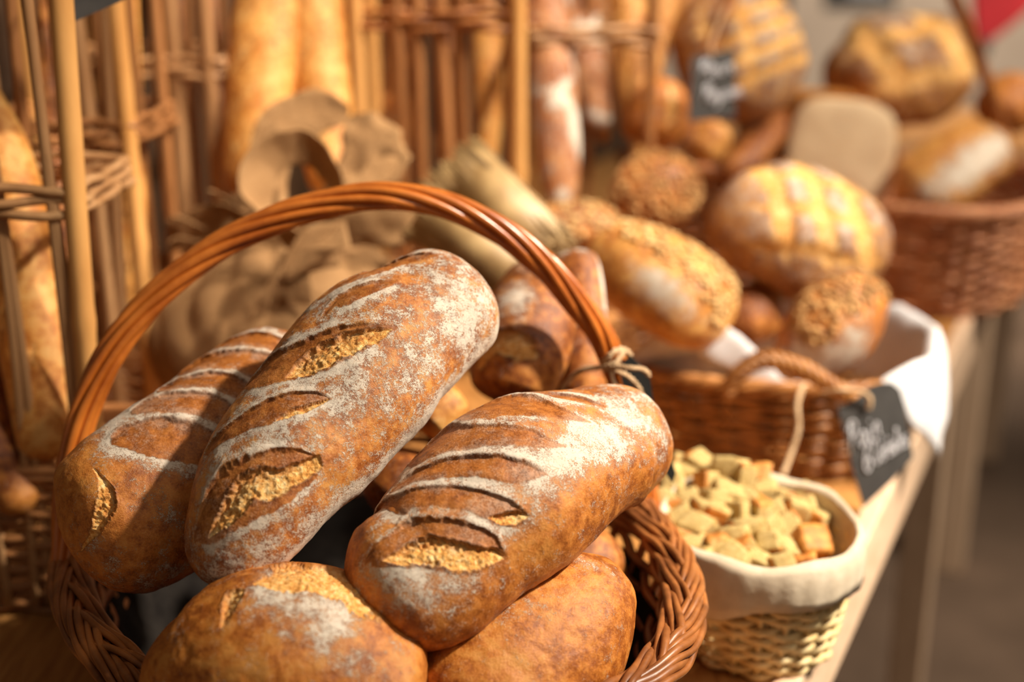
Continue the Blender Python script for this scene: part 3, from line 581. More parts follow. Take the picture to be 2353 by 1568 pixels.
# ---------------------------------------------------------------- small basket of croutons
SZ = .881
sc = PZ(1742, 1225, SZ)
sb = woven_basket('crouton_basket', 'small pale willow basket lined with cream cloth and filled with croutons', sc[0], sc[1], TZ + .001, SZ, .085, .096, .78, 0, 16, 22, .0032, 'wicker_pale', rim_r=.0022)
ph = np.linspace(0, 2 * np.pi, 200, endpoint=False); prof = [(.84, -.055), (.88, -.030), (.915, -.010), (.955, .010), (1.0, .018), (1.06, .010), (1.085, -.006), (1.085, -.018), (1.085, -.028)]
g = []
for k, (f, dz) in enumerate(prof):
    low = 1 + .28 * np.sin(ph * 2 + .6) + .12 * np.sin(ph * 5); dz2 = np.where(k > 5, dz * (low if k > 5 else 1), dz)
    ff = f + (.005 * np.sin(ph * 13 + k * .3) + .004 * np.sin(ph * 29)) * (k / 8)
    xy = np.array([sc[0], sc[1]]) + (ell(sc[0], sc[1], .085, .096, 0, ph) - sc[:2]) * ff[:, None]; g.append(np.column_stack([xy, SZ + dz2 + .002 * np.sin(ph * 7 + k)]))
g = np.stack(g); o = MB().grid(g, cv=True).build('cloth_liner', M['linen_cream'], origin=(sc[0], sc[1], SZ)); md = o.modifiers.new('solid', 'SOLIDIFY'); md.thickness = .0022
tag(o, 'cream linen liner folded over the rim of the small crouton basket', 'cloth')
def crouton_mesh(seed, s):
    rng = np.random.default_rng(seed); n = 7; b = MB()
    lin = np.linspace(-1, 1, n); A_, B_ = np.meshgrid(lin, lin, indexing='ij'); sx = rng.uniform(.72, 1.1, 3)
    toastv = []
    for ax in range(3):
        for sg in (-1, 1):
            q = np.zeros((n, n, 3)); q[..., ax] = sg; q[..., (ax + 1) % 3] = A_ * sg; q[..., (ax + 2) % 3] = B_
            l = np.linalg.norm(q, axis=-1, keepdims=True); q = q * (.80 + .20 * 1.2 / l)
            q = q * sx; q[..., 0] += .22 * q[..., 1]; q = q * (1 + (fbm(q, 2.2, seed, 2) - .5)[..., None] * .20); b.grid(q * s)
    return b, sx
cvar = []
for k in range(8):
    b, sx = crouton_mesh(100 + k, .0120); o = b.build('crouton', M['crumb']); me = o.data; bpy.data.objects.remove(o)
    import bmesh as _bm
    bm = _bm.new(); bm.from_mesh(me); _bm.ops.remove_doubles(bm, verts=bm.verts[:], dist=.0005); _bm.ops.recalc_face_normals(bm, faces=bm.faces[:])
    bm.to_mesh(me); bm.free(); me.materials.append(M['toast'])
    ta = k % 3
    for p in me.polygons:
        if p.center[ta] > .0098: p.material_index = 1
        p.use_smooth = True
    cvar.append(me)
dm = []
for me in cvar[:2]:
    m2 = me.copy(); m2.materials.clear(); m2.materials.append(M['toast']); m2.materials.append(M['toast']); dm.append(m2)
cp = [(600, 385, 4), (770, 430, 4.2), (850, 455, 4.2), (470, 520, 2.6), (560, 600, 2.4), (760, 560, 3), (650, 490, 3.4), (700, 670, 2.2), (500, 680, 1.8), (590, 750, 1.6), (915, 640, 2.2), (1040, 575, 2.0), (1165, 565, 1.4), (960, 545, 2.3), (1245, 700, .9), (870, 755, 1.6), (1085, 740, 1.3), (1125, 655, 1.6), (700, 850, 1.1), (990, 835, 1.2), (800, 790, 1.5), (790, 915, .8), (910, 920, .6), (1030, 940, .4), (500, 800, 1.0), (440, 470, 3.0), (860, 850, 1.2), (1010, 660, 2.0), (620, 900, .5), (560, 860, .8), (700, 940, .4), (1060, 870, .8), (1180, 640, 1.2), (820, 660, 2.2), (930, 470, 2.4), (860, 600, 2.6), (530, 430, 3.2), (690, 590, 2.8), (420, 600, 2.2), (640, 660, 2.2), (1240, 620, .9), (960, 740, 1.6)]
rr = random.Random(4); k = 0
lab = 'pale toasted crouton heaped in the cloth-lined small basket'
def put_crouton(p, me, label, grp, sc_=1.0):
    o = bpy.data.objects.new('crouton', me); COL.objects.link(o); o.location = p
    o.rotation_euler = (rr.uniform(-.5, .5), rr.uniform(-.5, .5), rr.uniform(0, 6.3)); s_ = rr.uniform(.92, 1.12) * sc_; o.scale = (s_, s_, s_)
    tag(o, label, 'crouton', grp)
for x, y, h in cp:
    p = PZ(1350 + x / 2.346, 900 + y / 2.346, SZ - .013 + h * .0092); put_crouton(p, cvar[k % 8], lab, 'croutons in the small basket', .98); k += 1
put_crouton(PZ(1350 + 1200 / 2.346, 900 + 830 / 2.346, SZ - .004), dm[0], 'darkest orange toasted crouton at the right front of the small basket', 'croutons in the small basket', 1.35)
put_crouton(PZ(1350 + 1150 / 2.346, 900 + 935 / 2.346, SZ - .016), dm[1], 'orange toasted crouton half sunk at the front rim of the small basket', 'croutons in the small basket', 1.1)
for i in range(18):          # the layer under the visible ones
    a = rr.uniform(0, 6.283); q = math.sqrt(rr.random()) * .80; back = math.sin(a) * q
    p = (sc[0] + .082 * q * math.cos(a), sc[1] + .088 * q * math.sin(a), SZ - .036 + .018 * max(back, 0) + rr.uniform(-.004, .004) + .010 * (1 - q) - .012*max(math.cos(a)*q,0)); put_crouton(p, cvar[k % 8], lab, 'croutons in the small basket'); k += 1

# ---------------------------------------------------------------- cloth-lined basket on the right
BZ = .895
rc = PZ(1745, 795, BZ)
RX, RY, RROT = .205, .165, R(-12)
rb = woven_basket('bread_basket', 'brown oval wicker basket with small twisted handle and white napkin, beyond the croutons', rc[0], rc[1], TZ, BZ, RX, RY, .86, RROT, 15, 34, .0042, 'wicker_brown', rim_r=.0045, pw=2.5)
hq = [(1668, 905, 1.43, .8), (1690, 868, 1.425, 1), (1735, 832, 1.42, 1.2), (1800, 832, 1.415, 1.2), (1870, 862, 1.41, 1.1), (1930, 900, 1.41, 1), (1975, 925, 1.42, .9)]
rope([list(P(a, b_, d)) + [k] for a, b_, d, k in hq], 3, .0048, .0052, .03, 'wicker_brown', 'handle', rb, n=160)
# napkin
def pol(th, f):   # point on the rim
    return ell(rc[0], rc[1], RX * f, RY * f, RROT, th, 2.5)
ph = np.linspace(R(-165), R(95), 150)
def tab(rows): a = np.array(rows, float); return [np.interp(np.degrees(ph), a[:, 0], a[:, k]) for k in range(1, a.shape[1])]
#        angle   top height, top radius, outer height, outer radius
top, tr, out_, orr = tab([(-165, -.005, .93, -.02, .93), (-150, .010, .95, -.005, .97), (-136, .014, .93, -.012, .97), (-122, .050, .88, .02, .95), (-106, .094, .85, .04, .94), (-94, .060, .88, .01, .94), (-84, .004, .92, -.015, .94), (-62, .0, .97, -.01, 1.0), (-48, .018, 1.01, -.012, 1.07), (-36, .024, 1.02, -.050, 1.10), (-22, .028, 1.02, -.100, 1.11), (-8, .032, 1.01, -.070, 1.10), (10, .032, 1.01, -.035, 1.09), (40, .028, 1.02, -.02, 1.10), (70, .02, 1.0, .0, 1.05), (95, .01, .97, .0, 1.0)])
g = []
for f in np.linspace(0, 1, 26):
    if f < .5: k = f / .5; z = -.07 + (top + .07) * np.sin(k * np.pi / 2); r_ = .84 + (tr - .84) * k ** 1.5
    else: k = (f - .5) / .5; z = top + (out_ - top) * (k ** 1.4); r_ = tr + (orr - tr) * np.sin(k * np.pi / 2)
    xy = np.array(pol(ph, 1.0)) - rc[:2]; xy = rc[:2] + xy * (r_ + .012 * np.sin(ph * 17 + f * 3) * f)[:, None]; g.append(np.column_stack([xy, BZ + z + .003 * np.sin(ph * 9 + f * 4)]))
g = np.stack(g); g = g + ((fbm(g, 22, 3, 2) - .5) * .012)[..., None] * np.array([1, 1, .6])
o = MB().grid(g).build('napkin', M['linen_white'], origin=(rc[0], rc[1], BZ)); md = o.modifiers.new('solid', 'SOLIDIFY'); md.thickness = .002
tag(o, 'white linen napkin lining the oval basket and draped over its right rim', 'napkin')
def ball(px, py, d, r, ang, up, el=1.0, **k):
    a = math.radians(ang); dx, dy = math.cos(a) * r * el, -math.sin(a) * r * el; dz = k.pop('dz', 0)
    sp = [(px + dx * f, py + dy * f, d + dz * f, r * (1.0 if abs(f) < .9 else .98)) for f in (-1, -.5, 0, .5, 1)]
    return sp, up
seedc = lambda lo: (lambda L, nr: np.cos(L.TH) > lo)
_, L = loaf('grain_loaf', 'crust_gold', 'long golden loaf with an oat-crusted ridge, leaning into the left of the napkin basket',
     [(1385, 590, 1.55, 90), (1445, 628, 1.52, 122), (1520, 675, 1.49, 132), (1590, 725, 1.46, 124), (1645, 765, 1.44, 98)], camdir(.45, .75, .35), seed=51, capA=.14, capB=.14, box=2.2, top=1.0, blobs=[(.72, 1.25, .22, .35, .9)])
seeds(L, bpy.context.scene.objects[_.name], 420, lambda L, nr: np.abs(L.TH - .1) < .75, 1, .0048)
_, L = loaf('grain_loaf', 'crust_dark', 'low oat-topped loaf lying crosswise behind the long golden grain loaf', [(1225, 545, 1.68, 62), (1290, 530, 1.68, 72), (1360, 530, 1.68, 72), (1430, 545, 1.68, 50)], camdir(0, .9, .4), seed=52, capA=.2, capB=.2)
seeds(L, _, 260, seedc(.1), 2, .0048)
_, L = loaf('seeded_roll', 'crust_dark', 'dark brown seed-crusted roll at the back left of the napkin basket', [(1420, 425, 1.80, 80), (1475, 440, 1.78, 108), (1530, 462, 1.76, 112), (1585, 490, 1.74, 82)], camdir(-.1, .8, .6), seed=53, capA=.28, capB=.3)
seeds(L, _, 420, seedc(.0), 3, .0050, 'seed_topping', 'seed_dark')
loaf('roll', 'crust_dark', 'added dark roll standing in for shade between the long grain loaf and the diamond-scored boule', [(1640, 700, 1.66, 60), (1720, 725, 1.65, 85), (1800, 745, 1.64, 60)], camdir(0, .8, .6), seed=56, nu=80, capA=.4, capB=.4)  # put in to fill a dark gap, dark crust in place of shade
def lattice(A=3, B=4, w=.045, tilt=.5):
    out = []
    for i in range(A):
        u = .28 + .44 * i / max(A - 1, 1); out.append([(u + w * 1.2 + tilt * .08 * s_, s_ * .4, u - w + tilt * .08 * s_, s_ * .4) if abs(s_) < 3 else (u + .01 + tilt * .08 * s_, s_ * .4, u + tilt * .08 * s_, s_ * .4) for s_ in (-3, -2, -1, 0, 1, 2, 3)])
    for j in range(B):
        th = -1.0 + 2.0 * j / max(B - 1, 1); out.append([(.12, th + .02, .12, th - .02), (.3, th + w * 1.8, .3, th - w * 1.8), (.5, th * .9 + w * 2.1, .5, th * .9 - w * 2.1), (.7, th + w * 1.8, .7, th - w * 1.8), (.88, th + .02, .88, th - .02)])
    return out
plates = [(.5, 0, .45, 1.2, .75)]
sp, up = ball(1838, 540, 1.66, 160, -10, camdir(.05, .62, .78), 1.32)
for k in range(len(sp)): sp[k] = (*sp[k][:3], 163)
_, L = loaf('boule', 'crust_boule', 'round golden boule with floury diamond scoring in the middle of the napkin basket', sp, up, seed=54, capA=.42, capB=.42, top=.86, bottom=.62, tears=lattice(3, 4, .055), blobs=plates, lump=.04)
_, L = loaf('seeded_roll', 'crust_brown', 'seed-topped roll with a pale floury side at the front right of the napkin basket', [(1850, 690, 1.54, 105), (1880, 722, 1.53, 138), (1930, 775, 1.515, 145), (1985, 825, 1.50, 105)], camdir(-.45, .75, .5), seed=55, capA=.32, capB=.3, top=.95, blobs=[(.75, 1.0, .35, .5, .95), (.9, .3, .2, .6, .7)])
seeds(L, _, 420, lambda L, nr: (np.cos(L.TH + .5) > .25) & (L.U < .72), 4, .0050, 'seed_topping', 'seed_dark')
# tag with writing
def letters(txt):
    G = {'P': [[(.15, 0), (.35, 1)], [(.0, .8), (.3, 1.05), (.75, .95), (.7, .6), (.25, .5)]], 'a': [[(.6, .42), (.3, .5), (.1, .2), (.3, 0), (.55, .3), (.65, .45), (.6, .05), (.8, .0)]],
         'i': [[(.2, .45), (.2, .05), (.4, .0)], [(.24, .66), (.27, .72)]], 'n': [[(.1, 0), (.15, .45)], [(.12, .3), (.35, .5), (.5, .4), (.52, .05), (.7, 0)]],
         '6': [[(.6, 1), (.25, .75), (.1, .3), (.3, 0), (.6, .2), (.45, .5), (.15, .35)]], 'C': [[(.75, .85), (.45, 1.05), (.1, .6), (.2, .1), (.5, 0), (.8, .2)]],
         'e': [[(.1, .22), (.5, .3), (.4, .5), (.15, .4), (.12, .1), (.4, 0), (.65, .12)]], '\'': [[(.1, .62), (.35, .8)]], 'r': [[(.1, 0), (.15, .45)], [(.13, .3), (.35, .5), (.5, .45)]],
         'l': [[(.1, .3), (.35, .95), (.2, .9), (.2, .1), (.4, 0)]], 's': [[(.5, .45), (.2, .42), (.3, .25), (.45, .12), (.2, 0), (.05, .05)]], 'y': [[(.1, .45), (.2, .1), (.45, .1)], [(.5, .45), (.4, -.3), (.1, -.35)]], ' ': []}
    W = {'i': .42, '\'': 0, ' ': .5, 'l': .45, 'r': .55, 'P': .8, 'C': .9, 'e': .62, 's': .6, 'n': .75, 'a': .8, '6': .8, 'y': .65}
    x = 0; out = []
    for ch in txt:
        ox = x - (.5 if ch == '\'' else 0)
        for st in G[ch]: out.append([(ox + a + .25 * b_, b_) for a, b_ in st])
        x += W[ch]
    return out, x
def writing(txt, o_, ex, ey, h, par, r):
    st, w = letters(txt); b = MB()
    for s_ in st:
        q = np.array([o_ + ex * (a * h) + ey * (b_ * h) for a, b_ in s_]); q2, _ = spline(q, 24) if len(q) > 2 else (q, 0); b.tube(q2, r, 5)
    return b.build('lettering', M['chalk'], par)
t = thing('price_tag', 'dark slate tag with white handwriting, hanging from the oval basket handle', 'tag', P(1985, 915, 1.395))
D = 1.392
plate([(1926, 940), (1968, 918), (2002, 888), (2025, 881), (2050, 881), (2068, 896), (2078, 930), (2098, 1052), (2045, 1110), (1984, 1167), (1955, 1060)], D, .0022, 'board', M['slate'], t)
ex = (P(2095, 1000, D) - P(1975, 1075, D)); ex /= np.linalg.norm(ex); ey = (P(1940, 950, D) - P(1965, 1060, D)); ey /= np.linalg.norm(ey)
nf = -C_FWD * .0012
writing('Pain', P(1951, 1046, D) + nf, ex * .50, ey, .030, t, .0010)
writing("6", P(1985, 1090, D) + nf, ex * .6, ey, .026, t, .0010)
writing("Ce're'ales", P(2010, 1070, D) + nf, ex * .335, ey, .024, t, .0009)
q, _ = spline(P3([(1890, 905, 1.40), (1930, 898, 1.385), (1975, 900, 1.383), (1998, 915, 1.385), (1996, 940, 1.388)]), 60)
MB().tube(q, .0028, 6).build('string', M['twine'], t)
q, _ = spline(P3([(1845, 885, 1.40), (1832, 930, 1.385), (1834, 985, 1.38), (1818, 1040, 1.375), (1798, 1095, 1.36)]), 60); c = q.mean(0)
tag(MB().tube(q, .0032, 7).build('loose_twine', M['twine'], origin=c), 'loose end of jute twine dangling down the front of the oval basket', 'twine')
# ---------------------------------------------------------------- far right basket
FZ = .955
fcc = PZ(2150, 428, FZ)
woven_basket('bread_basket', 'reddish wicker basket stacked with large loaves at the far end of the table', fcc[0], fcc[1], TZ, FZ, .26, .19, .84, R(62), 18, 34, .0046, 'wicker_rust', rim_r=.006, pw=2.4)
q = [(2165, -90), (2190, -10), (2225, 70), (2262, 170), (2300, 290), (2330, 380)]
hb = [o for o in bpy.data.objects if o.get('label', '').startswith('reddish wicker')][0]
rope([list(P(a, b_, 2.02 + .05 * i)) + [1.] for i, (a, b_) in enumerate(q)], 5, .0042, .0062, .16, 'wicker_red', 'handle', hb, n=160)
sp = [(1935, 365, 2.16, 128), (1900, 355, 2.24, 130), (1850, 342, 2.34, 130), (1790, 332, 2.44, 122)]
_, L = loaf('tin_loaf', 'crust_tin', 'square tin loaf with a pale flat end and orange-brown top, among round loaves', sp, camdir(.08, .95, .25), seed=61, capA=.05, capB=.1, box=3.6, top=1.05, bottom=.95, pw=5, nu=140, nv=140, blobs=[(0, 0, .045, 9, 1.4)])
_, L = loaf('farm_loaf', 'crust_gold', 'pale-bottomed tan loaf resting on the rim of the far basket at the right', [(2065, 475, 2.16, 75), (2120, 445, 2.16, 105), (2190, 395, 2.18, 112), (2260, 345, 2.2, 100), (2310, 310, 2.2, 65)], camdir(-.35, .8, .3), seed=62, capA=.16, capB=.2, blobs=[(.5, 1.15, .5, .42, 1.1)])
sp, up = ball(2066, 168, 2.4, 136, 12, camdir(.1, .65, .75), 1.25)
sp = [(a, b_, d, 138) for a, b_, d, r_ in sp]
loaf('boule', 'crust_boule', 'largest round scored loaf, topmost in the far basket', sp, up, seed=63, capA=.42, capB=.42, top=.86, bottom=.65, tears=lattice(2, 3, .08), blobs=[(.5, 0, .4, 1.0, .5)], lump=.05)
sp, up = ball(2318, 238, 2.5, 72, 60, camdir(.1, .65, .75), 1.0)
loaf('roll', 'crust_brown', 'plain brown roll cut off by the right edge, beside the largest round loaf', sp, up, seed=64, capA=.4, capB=.4, lump=.03)
# ---------------------------------------------------------------- back basket with hanging tag
kc = PZ(1640, 395, 1.0)
kb = woven_basket('bread_basket', 'copper-brown wicker basket with a thin high handle, behind the napkin basket', kc[0] + .01, kc[1] + .11, TZ, 1.0, .15, .14, .86, 0, 20, 26, .0045, 'wicker_red', rim_r=.006)
rope([list(P(a, b_, d)) + [1.] for a, b_, d in ((1575, 330, 1.98), (1600, 200, 1.97), (1640, 90, 1.96), (1668, 20, 1.95), (1700, -60, 1.95), (1740, -140, 1.96))], 5, .0048, .007, .16, 'wicker_red', 'handle', kb, n=160)
sp, up = ball(1696, 120, 2.12, 142, 100, camdir(.25, .45, .85), 1.15)
sp = [(a, b_, d, 148) for a, b_, d, r_ in sp]
loaf('boule', 'crust_boule', 'round loaf with a grid of floury scores, behind the hanging chalk tag', sp, up, seed=65, capA=.42, capB=.42, top=.86, bottom=.65, tears=lattice(4, 4, .04), blobs=[(.5, 0, .45, 1.1, .70)], lump=.03)
sp, up = ball(1512, 262, 1.96, 66, 80, camdir(-.1, .6, .7), 1.25)
loaf('roll', 'crust_brown', 'caramel brown roll left of the hanging chalk tag', sp, up, seed=66, capA=.35, capB=.35, tears=[[(.35, .5, .3, .5), (.6, .75, .45, .55), (.85, .5, .8, .5)]])
sp, up = ball(1628, 325, 2.02, 46, 60, camdir(.1, .6, .7), 1.1)
loaf('roll', 'crust_gold', 'small golden roll just below the hanging chalk tag', sp, up, seed=67, capA=.35, capB=.35)
loaf('batard_loaf', 'crust_dark', 'dark loaf slanting between the chalk-tag basket and the tin loaf', [(1672, 410, 2.08, 35), (1720, 355, 2.12, 48), (1775, 300, 2.18, 44), (1810, 265, 2.22, 30)], camdir(-.3, .7, .5), seed=68, capA=.15, capB=.15)
loaf('baguette', 'crust_gold', 'light loaf end rising behind the caramel roll', [(1560, -90, 2.25, 60), (1555, -20, 2.22, 70), (1570, 60, 2.2, 60), (1590, 110, 2.18, 40)], camdir(-.2, .3, .9), seed=69, capA=.1, capB=.2)
t = thing('price_tag', 'rectangular dark chalk tag before the round scored loaf at the back', 'tag', P(1635, 115, 1.88))
plate([(1590, 130), (1640, 120), (1688, 113), (1690, 268), (1636, 275), (1583, 279)], 1.88, .0022, 'board', M['slate'], t)
ex = unit(P(1690, 180, 1.88) - P(1590, 200, 1.88)); ey = unit(P(1590, 130, 1.88) - P(1583, 279, 1.88))
writing('Pain', P(1600, 180, 1.878), ex * .9, ey, .022, t, .0014); writing('Paysan', P(1612, 238, 1.878), ex * .55, ey, .024, t, .0013)
MB().tube(spline(P3([(1640, 128, 1.875), (1632, 110, 1.88), (1650, 60, 1.90), (1668, 15, 1.93)]), 40)[0], .002, 6).build('string', M['twine'], t)

# ---------------------------------------------------------------- tall baguette baskets of cane
def tall_basket(label, xl, xr, d, depth, base_h, ring_z, poles, canes, z_top=1.62, bmat='bamboo', cmat='cane', wmat='cane_brown', pole_r=.0098, ring_mat='cane', lean=0.0):
    """xl, xr: pixel x of the front corners on the plane at distance d"""
    a = PZ(xl, 700, 1.4 - .4) if False else None
    X0 = (xl - 1176.5) / 3000 * d; X1 = (xr - 1176.5) / 3000 * d; Y0 = d * _c + 0.0
    Y1 = Y0 + depth; t = thing('baguette_basket', label, 'basket', ((X0 + X1) / 2, (Y0 + Y1) / 2, TZ))
    # woven lower wall
    b = MB(); n = 40; rows = int(base_h / .0082); cor = [(X0, Y0), (X1, Y0), (X1, Y1), (X0, Y1)]
    per = []
    for k in range(4):
        p, q = np.array(cor[k]), np.array(cor[(k + 1) % 4])
        for f in np.linspace(0, 1, n, endpoint=False): per.append(p + (q - p) * f)
    per = np.array(per); cen = per.mean(0); 
    for _ in range(3): per = (np.roll(per, 1, 0) + per + np.roll(per, -1, 0)) / 3
    dirn = unit(per - cen); ii = np.arange(len(per))
    for i in range(rows):
        off = .0035 * np.cos(ii * np.pi / 5 + np.pi * (i % 2)); xy = per + dirn * off[:, None]
        b.tube(np.column_stack([xy, np.full(len(per), TZ + .005 + i * .0082) + .0012 * np.sin(ii * .37 + i)]), .0040, 6, True)
    for e in range(2): b.tube(np.column_stack([per + dirn * .003, np.full(len(per), TZ + base_h + .004 + .007 * e)]), .0058, 6, True)
    b.build('woven_base', M[wmat], t)
    MB().box(((X0 + X1) / 2, (Y0 + Y1) / 2, TZ + .004), ((X1 - X0) / 2 - .004, 0, 0), (0, depth / 2 - .004, 0), (0, 0, .003)).build('bottom', M[wmat], t, smooth=False)
    for (x, y) in poles:
        zz = np.linspace(TZ + .002, z_top, 60); r_ = pole_r * (1 + .10 * np.exp(-((zz * 6.1) % 1 - .5) ** 2 / .0012)); ph_ = x * 7
        X = X0 + (X1 - X0) * x; Y = Y0 + depth * y
        pts = np.column_stack([X + lean * (zz - 1.05) + .003 * np.sin(zz * 2.6 + ph_), Y + .002 * np.sin(zz * 4), zz]); MB().tube(pts, r_, 12).build('corner_pole', M[bmat], t)
    for (x, y, r_, l) in canes:
        zz = np.linspace(TZ + .01, z_top, 40); X = X0 + (X1 - X0) * x; Y = Y0 + depth * y
        pts = np.column_stack([X + l * (zz - 1.1) + .004 * np.sin(zz * 5 + x * 30), Y + .003 * np.sin(zz * 7 + x * 9), zz]); MB().tube(pts, r_, 8).build('cane', M['cane_brown' if y > .3 else cmat], t)  # back canes take a darker colour, shade put into the material
    for rz in ring_z:
        b = MB()
        for e in range(3):
            off = .003 * np.sin(ii * .42 + e * 2.1); xy = per + dirn * (off + .007)[:, None]
            b.tube(np.column_stack([xy, rz + (e - 1) * .010 + .002 * np.sin(ii * .31 + e * 2.5)]), .0045, 8, True)
        b.build('cane_binding', M[ring_mat], t)
    return t
tall_basket('tall baguette basket of bamboo poles and thin canes, nearest one at the left edge', -420, 200, 1.14, .15, .135, [1.172],
    [(1, 0), (0, 0), (0, 1)], [(.71, 0, .0048, .010), (.735, 0, .0042, -.004), (.91, 0, .0050, .005), (.93, 0, .0042, -.012), (.58, 0, .005, .0), (.45, 0, .005, .01), (.3, 0, .005, 0), (.62, 1, .006, 0), (.8, 1, .007, .01), (.4, 1, .006, 0)], lean=.04)
tall_basket('tall cane basket just behind the left-edge one, with a dark bound ring at mid height', 20, 342, 1.44, .16, .15, [1.185],
    [(1, 0), (0, 1)], [(0.08, 0, .0075, 0), (.12, 0, .005, .01), (.60, 0, .0062, .02), (.72, 0, .0085, -.01), (.86, 0, .0072, .03), (.35, 1, .006, 0), (.55, 1, .007, 0), (.8, 1, .006, 0), (.95, 1, .007, .02)], ring_mat='cane_brown')
tall_basket('tall cane basket with a pale ring, third from the left edge', 200, 545, 1.72, .17, .15, [1.224],
    [(.42, 1), (0, 1)], [(.0, 0, .0075, 0), (.30, 0, .008, 0), (.40, 0, .006, 0), (.70, 0, .0115, .012), (.92, 0, .0095, .01), (.2, 1, .006, 0), (.5, 1, .006, .01), (.62, 1, .006, 0), (.85, 1, .006, 0)], cmat='cane', wmat='cane_brown', pole_r=.012)
tall_basket('tall brown cane basket behind the burlap, in the top middle of the photo', 842, 1190, 1.86, .19, .15, [1.27, ],
    [(0, 0), (1, 0), (1, 1), (0, 1)], [(.26, 0, .0095, -.028), (.40, 0, .0105, -.02), (.56, 0, .0100, -.03), (.66, 0, .007, -.03), (.15, 1, .007, 0), (.3, 1, .008, 0), (.48, 1, .007, 0), (.6, 1, .008, 0)], cmat='cane_brown', bmat='bamboo', wmat='cane_brown', ring_mat='wicker_red', pole_r=.0125)
tall_basket('tall cane basket holding floury baguettes, right of the brown cane basket', 1225, 1480, 1.98, .18, .15, [1.24], [(1, 1), (0, 1)], [(1.0, 0, .008, 0), (.5, 1, .007, 0)], cmat='cane_brown', pole_r=.010)
t = thing('price_tag', 'blank dark slate tag hanging high on the nearest tall cane basket', 'tag', P(200, 0, 1.09))
plate([(120, -150), (330, -150), (292, -4), (270, 6), (143, 62), (134, 20)], 1.09, .0025, 'board', M['slate'], t)
MB().tube(spline(P3([(200, -80, 1.088), (190, -120, 1.10), (180, -150, 1.13)]), 20)[0], .0015, 6).build('string', M['twine'], t)
# ---------------------------------------------------------------- baguettes
def baguette(mat, label, pts, up=(-.3, .2, .9), nsc=6, seed=70, flour=0, w=.14, grp=None, name='baguette', amt=.55):
    L = Loaf(pts, camdir(*up), capA=.03, capB=.05, top=.9, bottom=.8, nu=220, nv=72, seed=seed, lump=.02)
    for k in range(nsc):
        u = .08 + .84 * (k + .5) / nsc; dl = .42 / nsc
        L.tear([(u - dl - .002, -.55, u - dl, -.6), (u - dl * .4 + .006, -.15, u - dl * .4 - .006, -.35), (u + dl * .4 + .006, .35, u + dl * .4 - .006, .15), (u + dl + .002, .6, u + dl, .55)], depth=.003, rough=.001)
    L.flour = np.maximum(L.flour, flour * 2.6 * sstep(.42, .66, fbm(L.pos, 30, seed, 3)))
    L.flour = np.maximum(L.flour, amt * np.exp(-((L.TH - .9) / .22) ** 2) * (fbm(L.pos, 9, seed, 2) > .52))
    L.crumb *= .55
    return build_loaf(L, name, M[mat], label, grp)
D1 = 1.25
baguette('crust_baguette', 'thick golden baguette leaning inside the nearest tall cane basket', [(-60, 200, 1.22, 50), (0, 380, 1.21, 78), (45, 600, 1.20, 88), (90, 850, 1.19, 85), (110, 1060, 1.18, 60)], nsc=4, seed=71)
baguette('crust_brown', 'shaded brown baguette crossing behind the thick golden one in the nearest tall cane basket', [(-160, 500, 1.26, 60), (-60, 700, 1.26, 70), (30, 880, 1.25, 78), (110, 1060, 1.23, 60)], nsc=3, seed=72)
baguette('crust_dark', 'dark baguette deep at the left edge of the nearest tall cane basket', [(-200, 650, 1.2, 60), (-110, 850, 1.2, 72), (-20, 1030, 1.19, 70), (60, 1180, 1.18, 50)], nsc=3, seed=73)
baguette('crust_dark', 'slim dark baguette standing inside the second tall cane basket', [(110, -120, 1.56, 26), (112, 200, 1.54, 34), (130, 500, 1.53, 34), (150, 760, 1.53, 26)], seed=74)
baguette('crust_baguette', 'slim golden baguette standing inside the second tall cane basket', [(285, -120, 1.56, 26), (290, 200, 1.55, 36), (300, 500, 1.54, 36), (310, 760, 1.53, 26)], seed=75)
baguette('crust_dark', 'dark baguette between the poles of the third tall cane basket', [(395, -120, 1.86, 30), (400, 120, 1.85, 38), (405, 330, 1.84, 38), (410, 560, 1.84, 30)], seed=76)
baguette('crust_red', 'pinkish floury baguette at the right side of the third tall cane basket', [(480, -120, 1.86, 24), (488, 60, 1.85, 32), (492, 220, 1.84, 30), (498, 300, 1.84, 16)], seed=77)
baguette('crust_baguette', 'wide bright golden baguette leaning left, above the burlap bow', [(652, -160, 1.66, 70), (625, 0, 1.65, 84), (598, 180, 1.63, 82), (580, 340, 1.62, 72), (572, 460, 1.61, 50)], nsc=5, seed=78)
baguette('crust_baguette', 'bright golden baguette leaning right with a floury streak, above the burlap bow', [(690, -160, 1.67, 60), (712, 0, 1.66, 76), (732, 180, 1.65, 74), (752, 330, 1.64, 66), (765, 440, 1.62, 50)], nsc=5, seed=79, amt=.0)
baguette('crust_dark', 'dark baguette standing in the brown cane basket, left one', [(905, -120, 1.98, 26), (908, 100, 1.96, 34), (912, 300, 1.95, 34), (915, 460, 1.95, 24)], seed=80)
baguette('crust_baguette', 'orange baguette standing in the brown cane basket beside its right pole', [(1122, -120, 1.94, 26), (1120, 60, 1.92, 36), (1124, 220, 1.91, 34), (1120, 380, 1.90, 24)], seed=81, nsc=5)
baguette('crust_dark', 'shaded baguette standing in the brown cane basket, middle one', [(1010, -120, 1.99, 26), (1020, 100, 1.98, 30), (1026, 300, 1.97, 30), (1030, 460, 1.97, 24)], seed=82)
baguette('crust_red', 'tall floury reddish baguette in front of the last tall cane basket, reaching lowest', [(1252, -160, 1.90, 44), (1258, 0, 1.88, 54), (1268, 180, 1.86, 56), (1282, 360, 1.84, 52), (1290, 490, 1.83, 30)], seed=83, nsc=0, flour=.42)
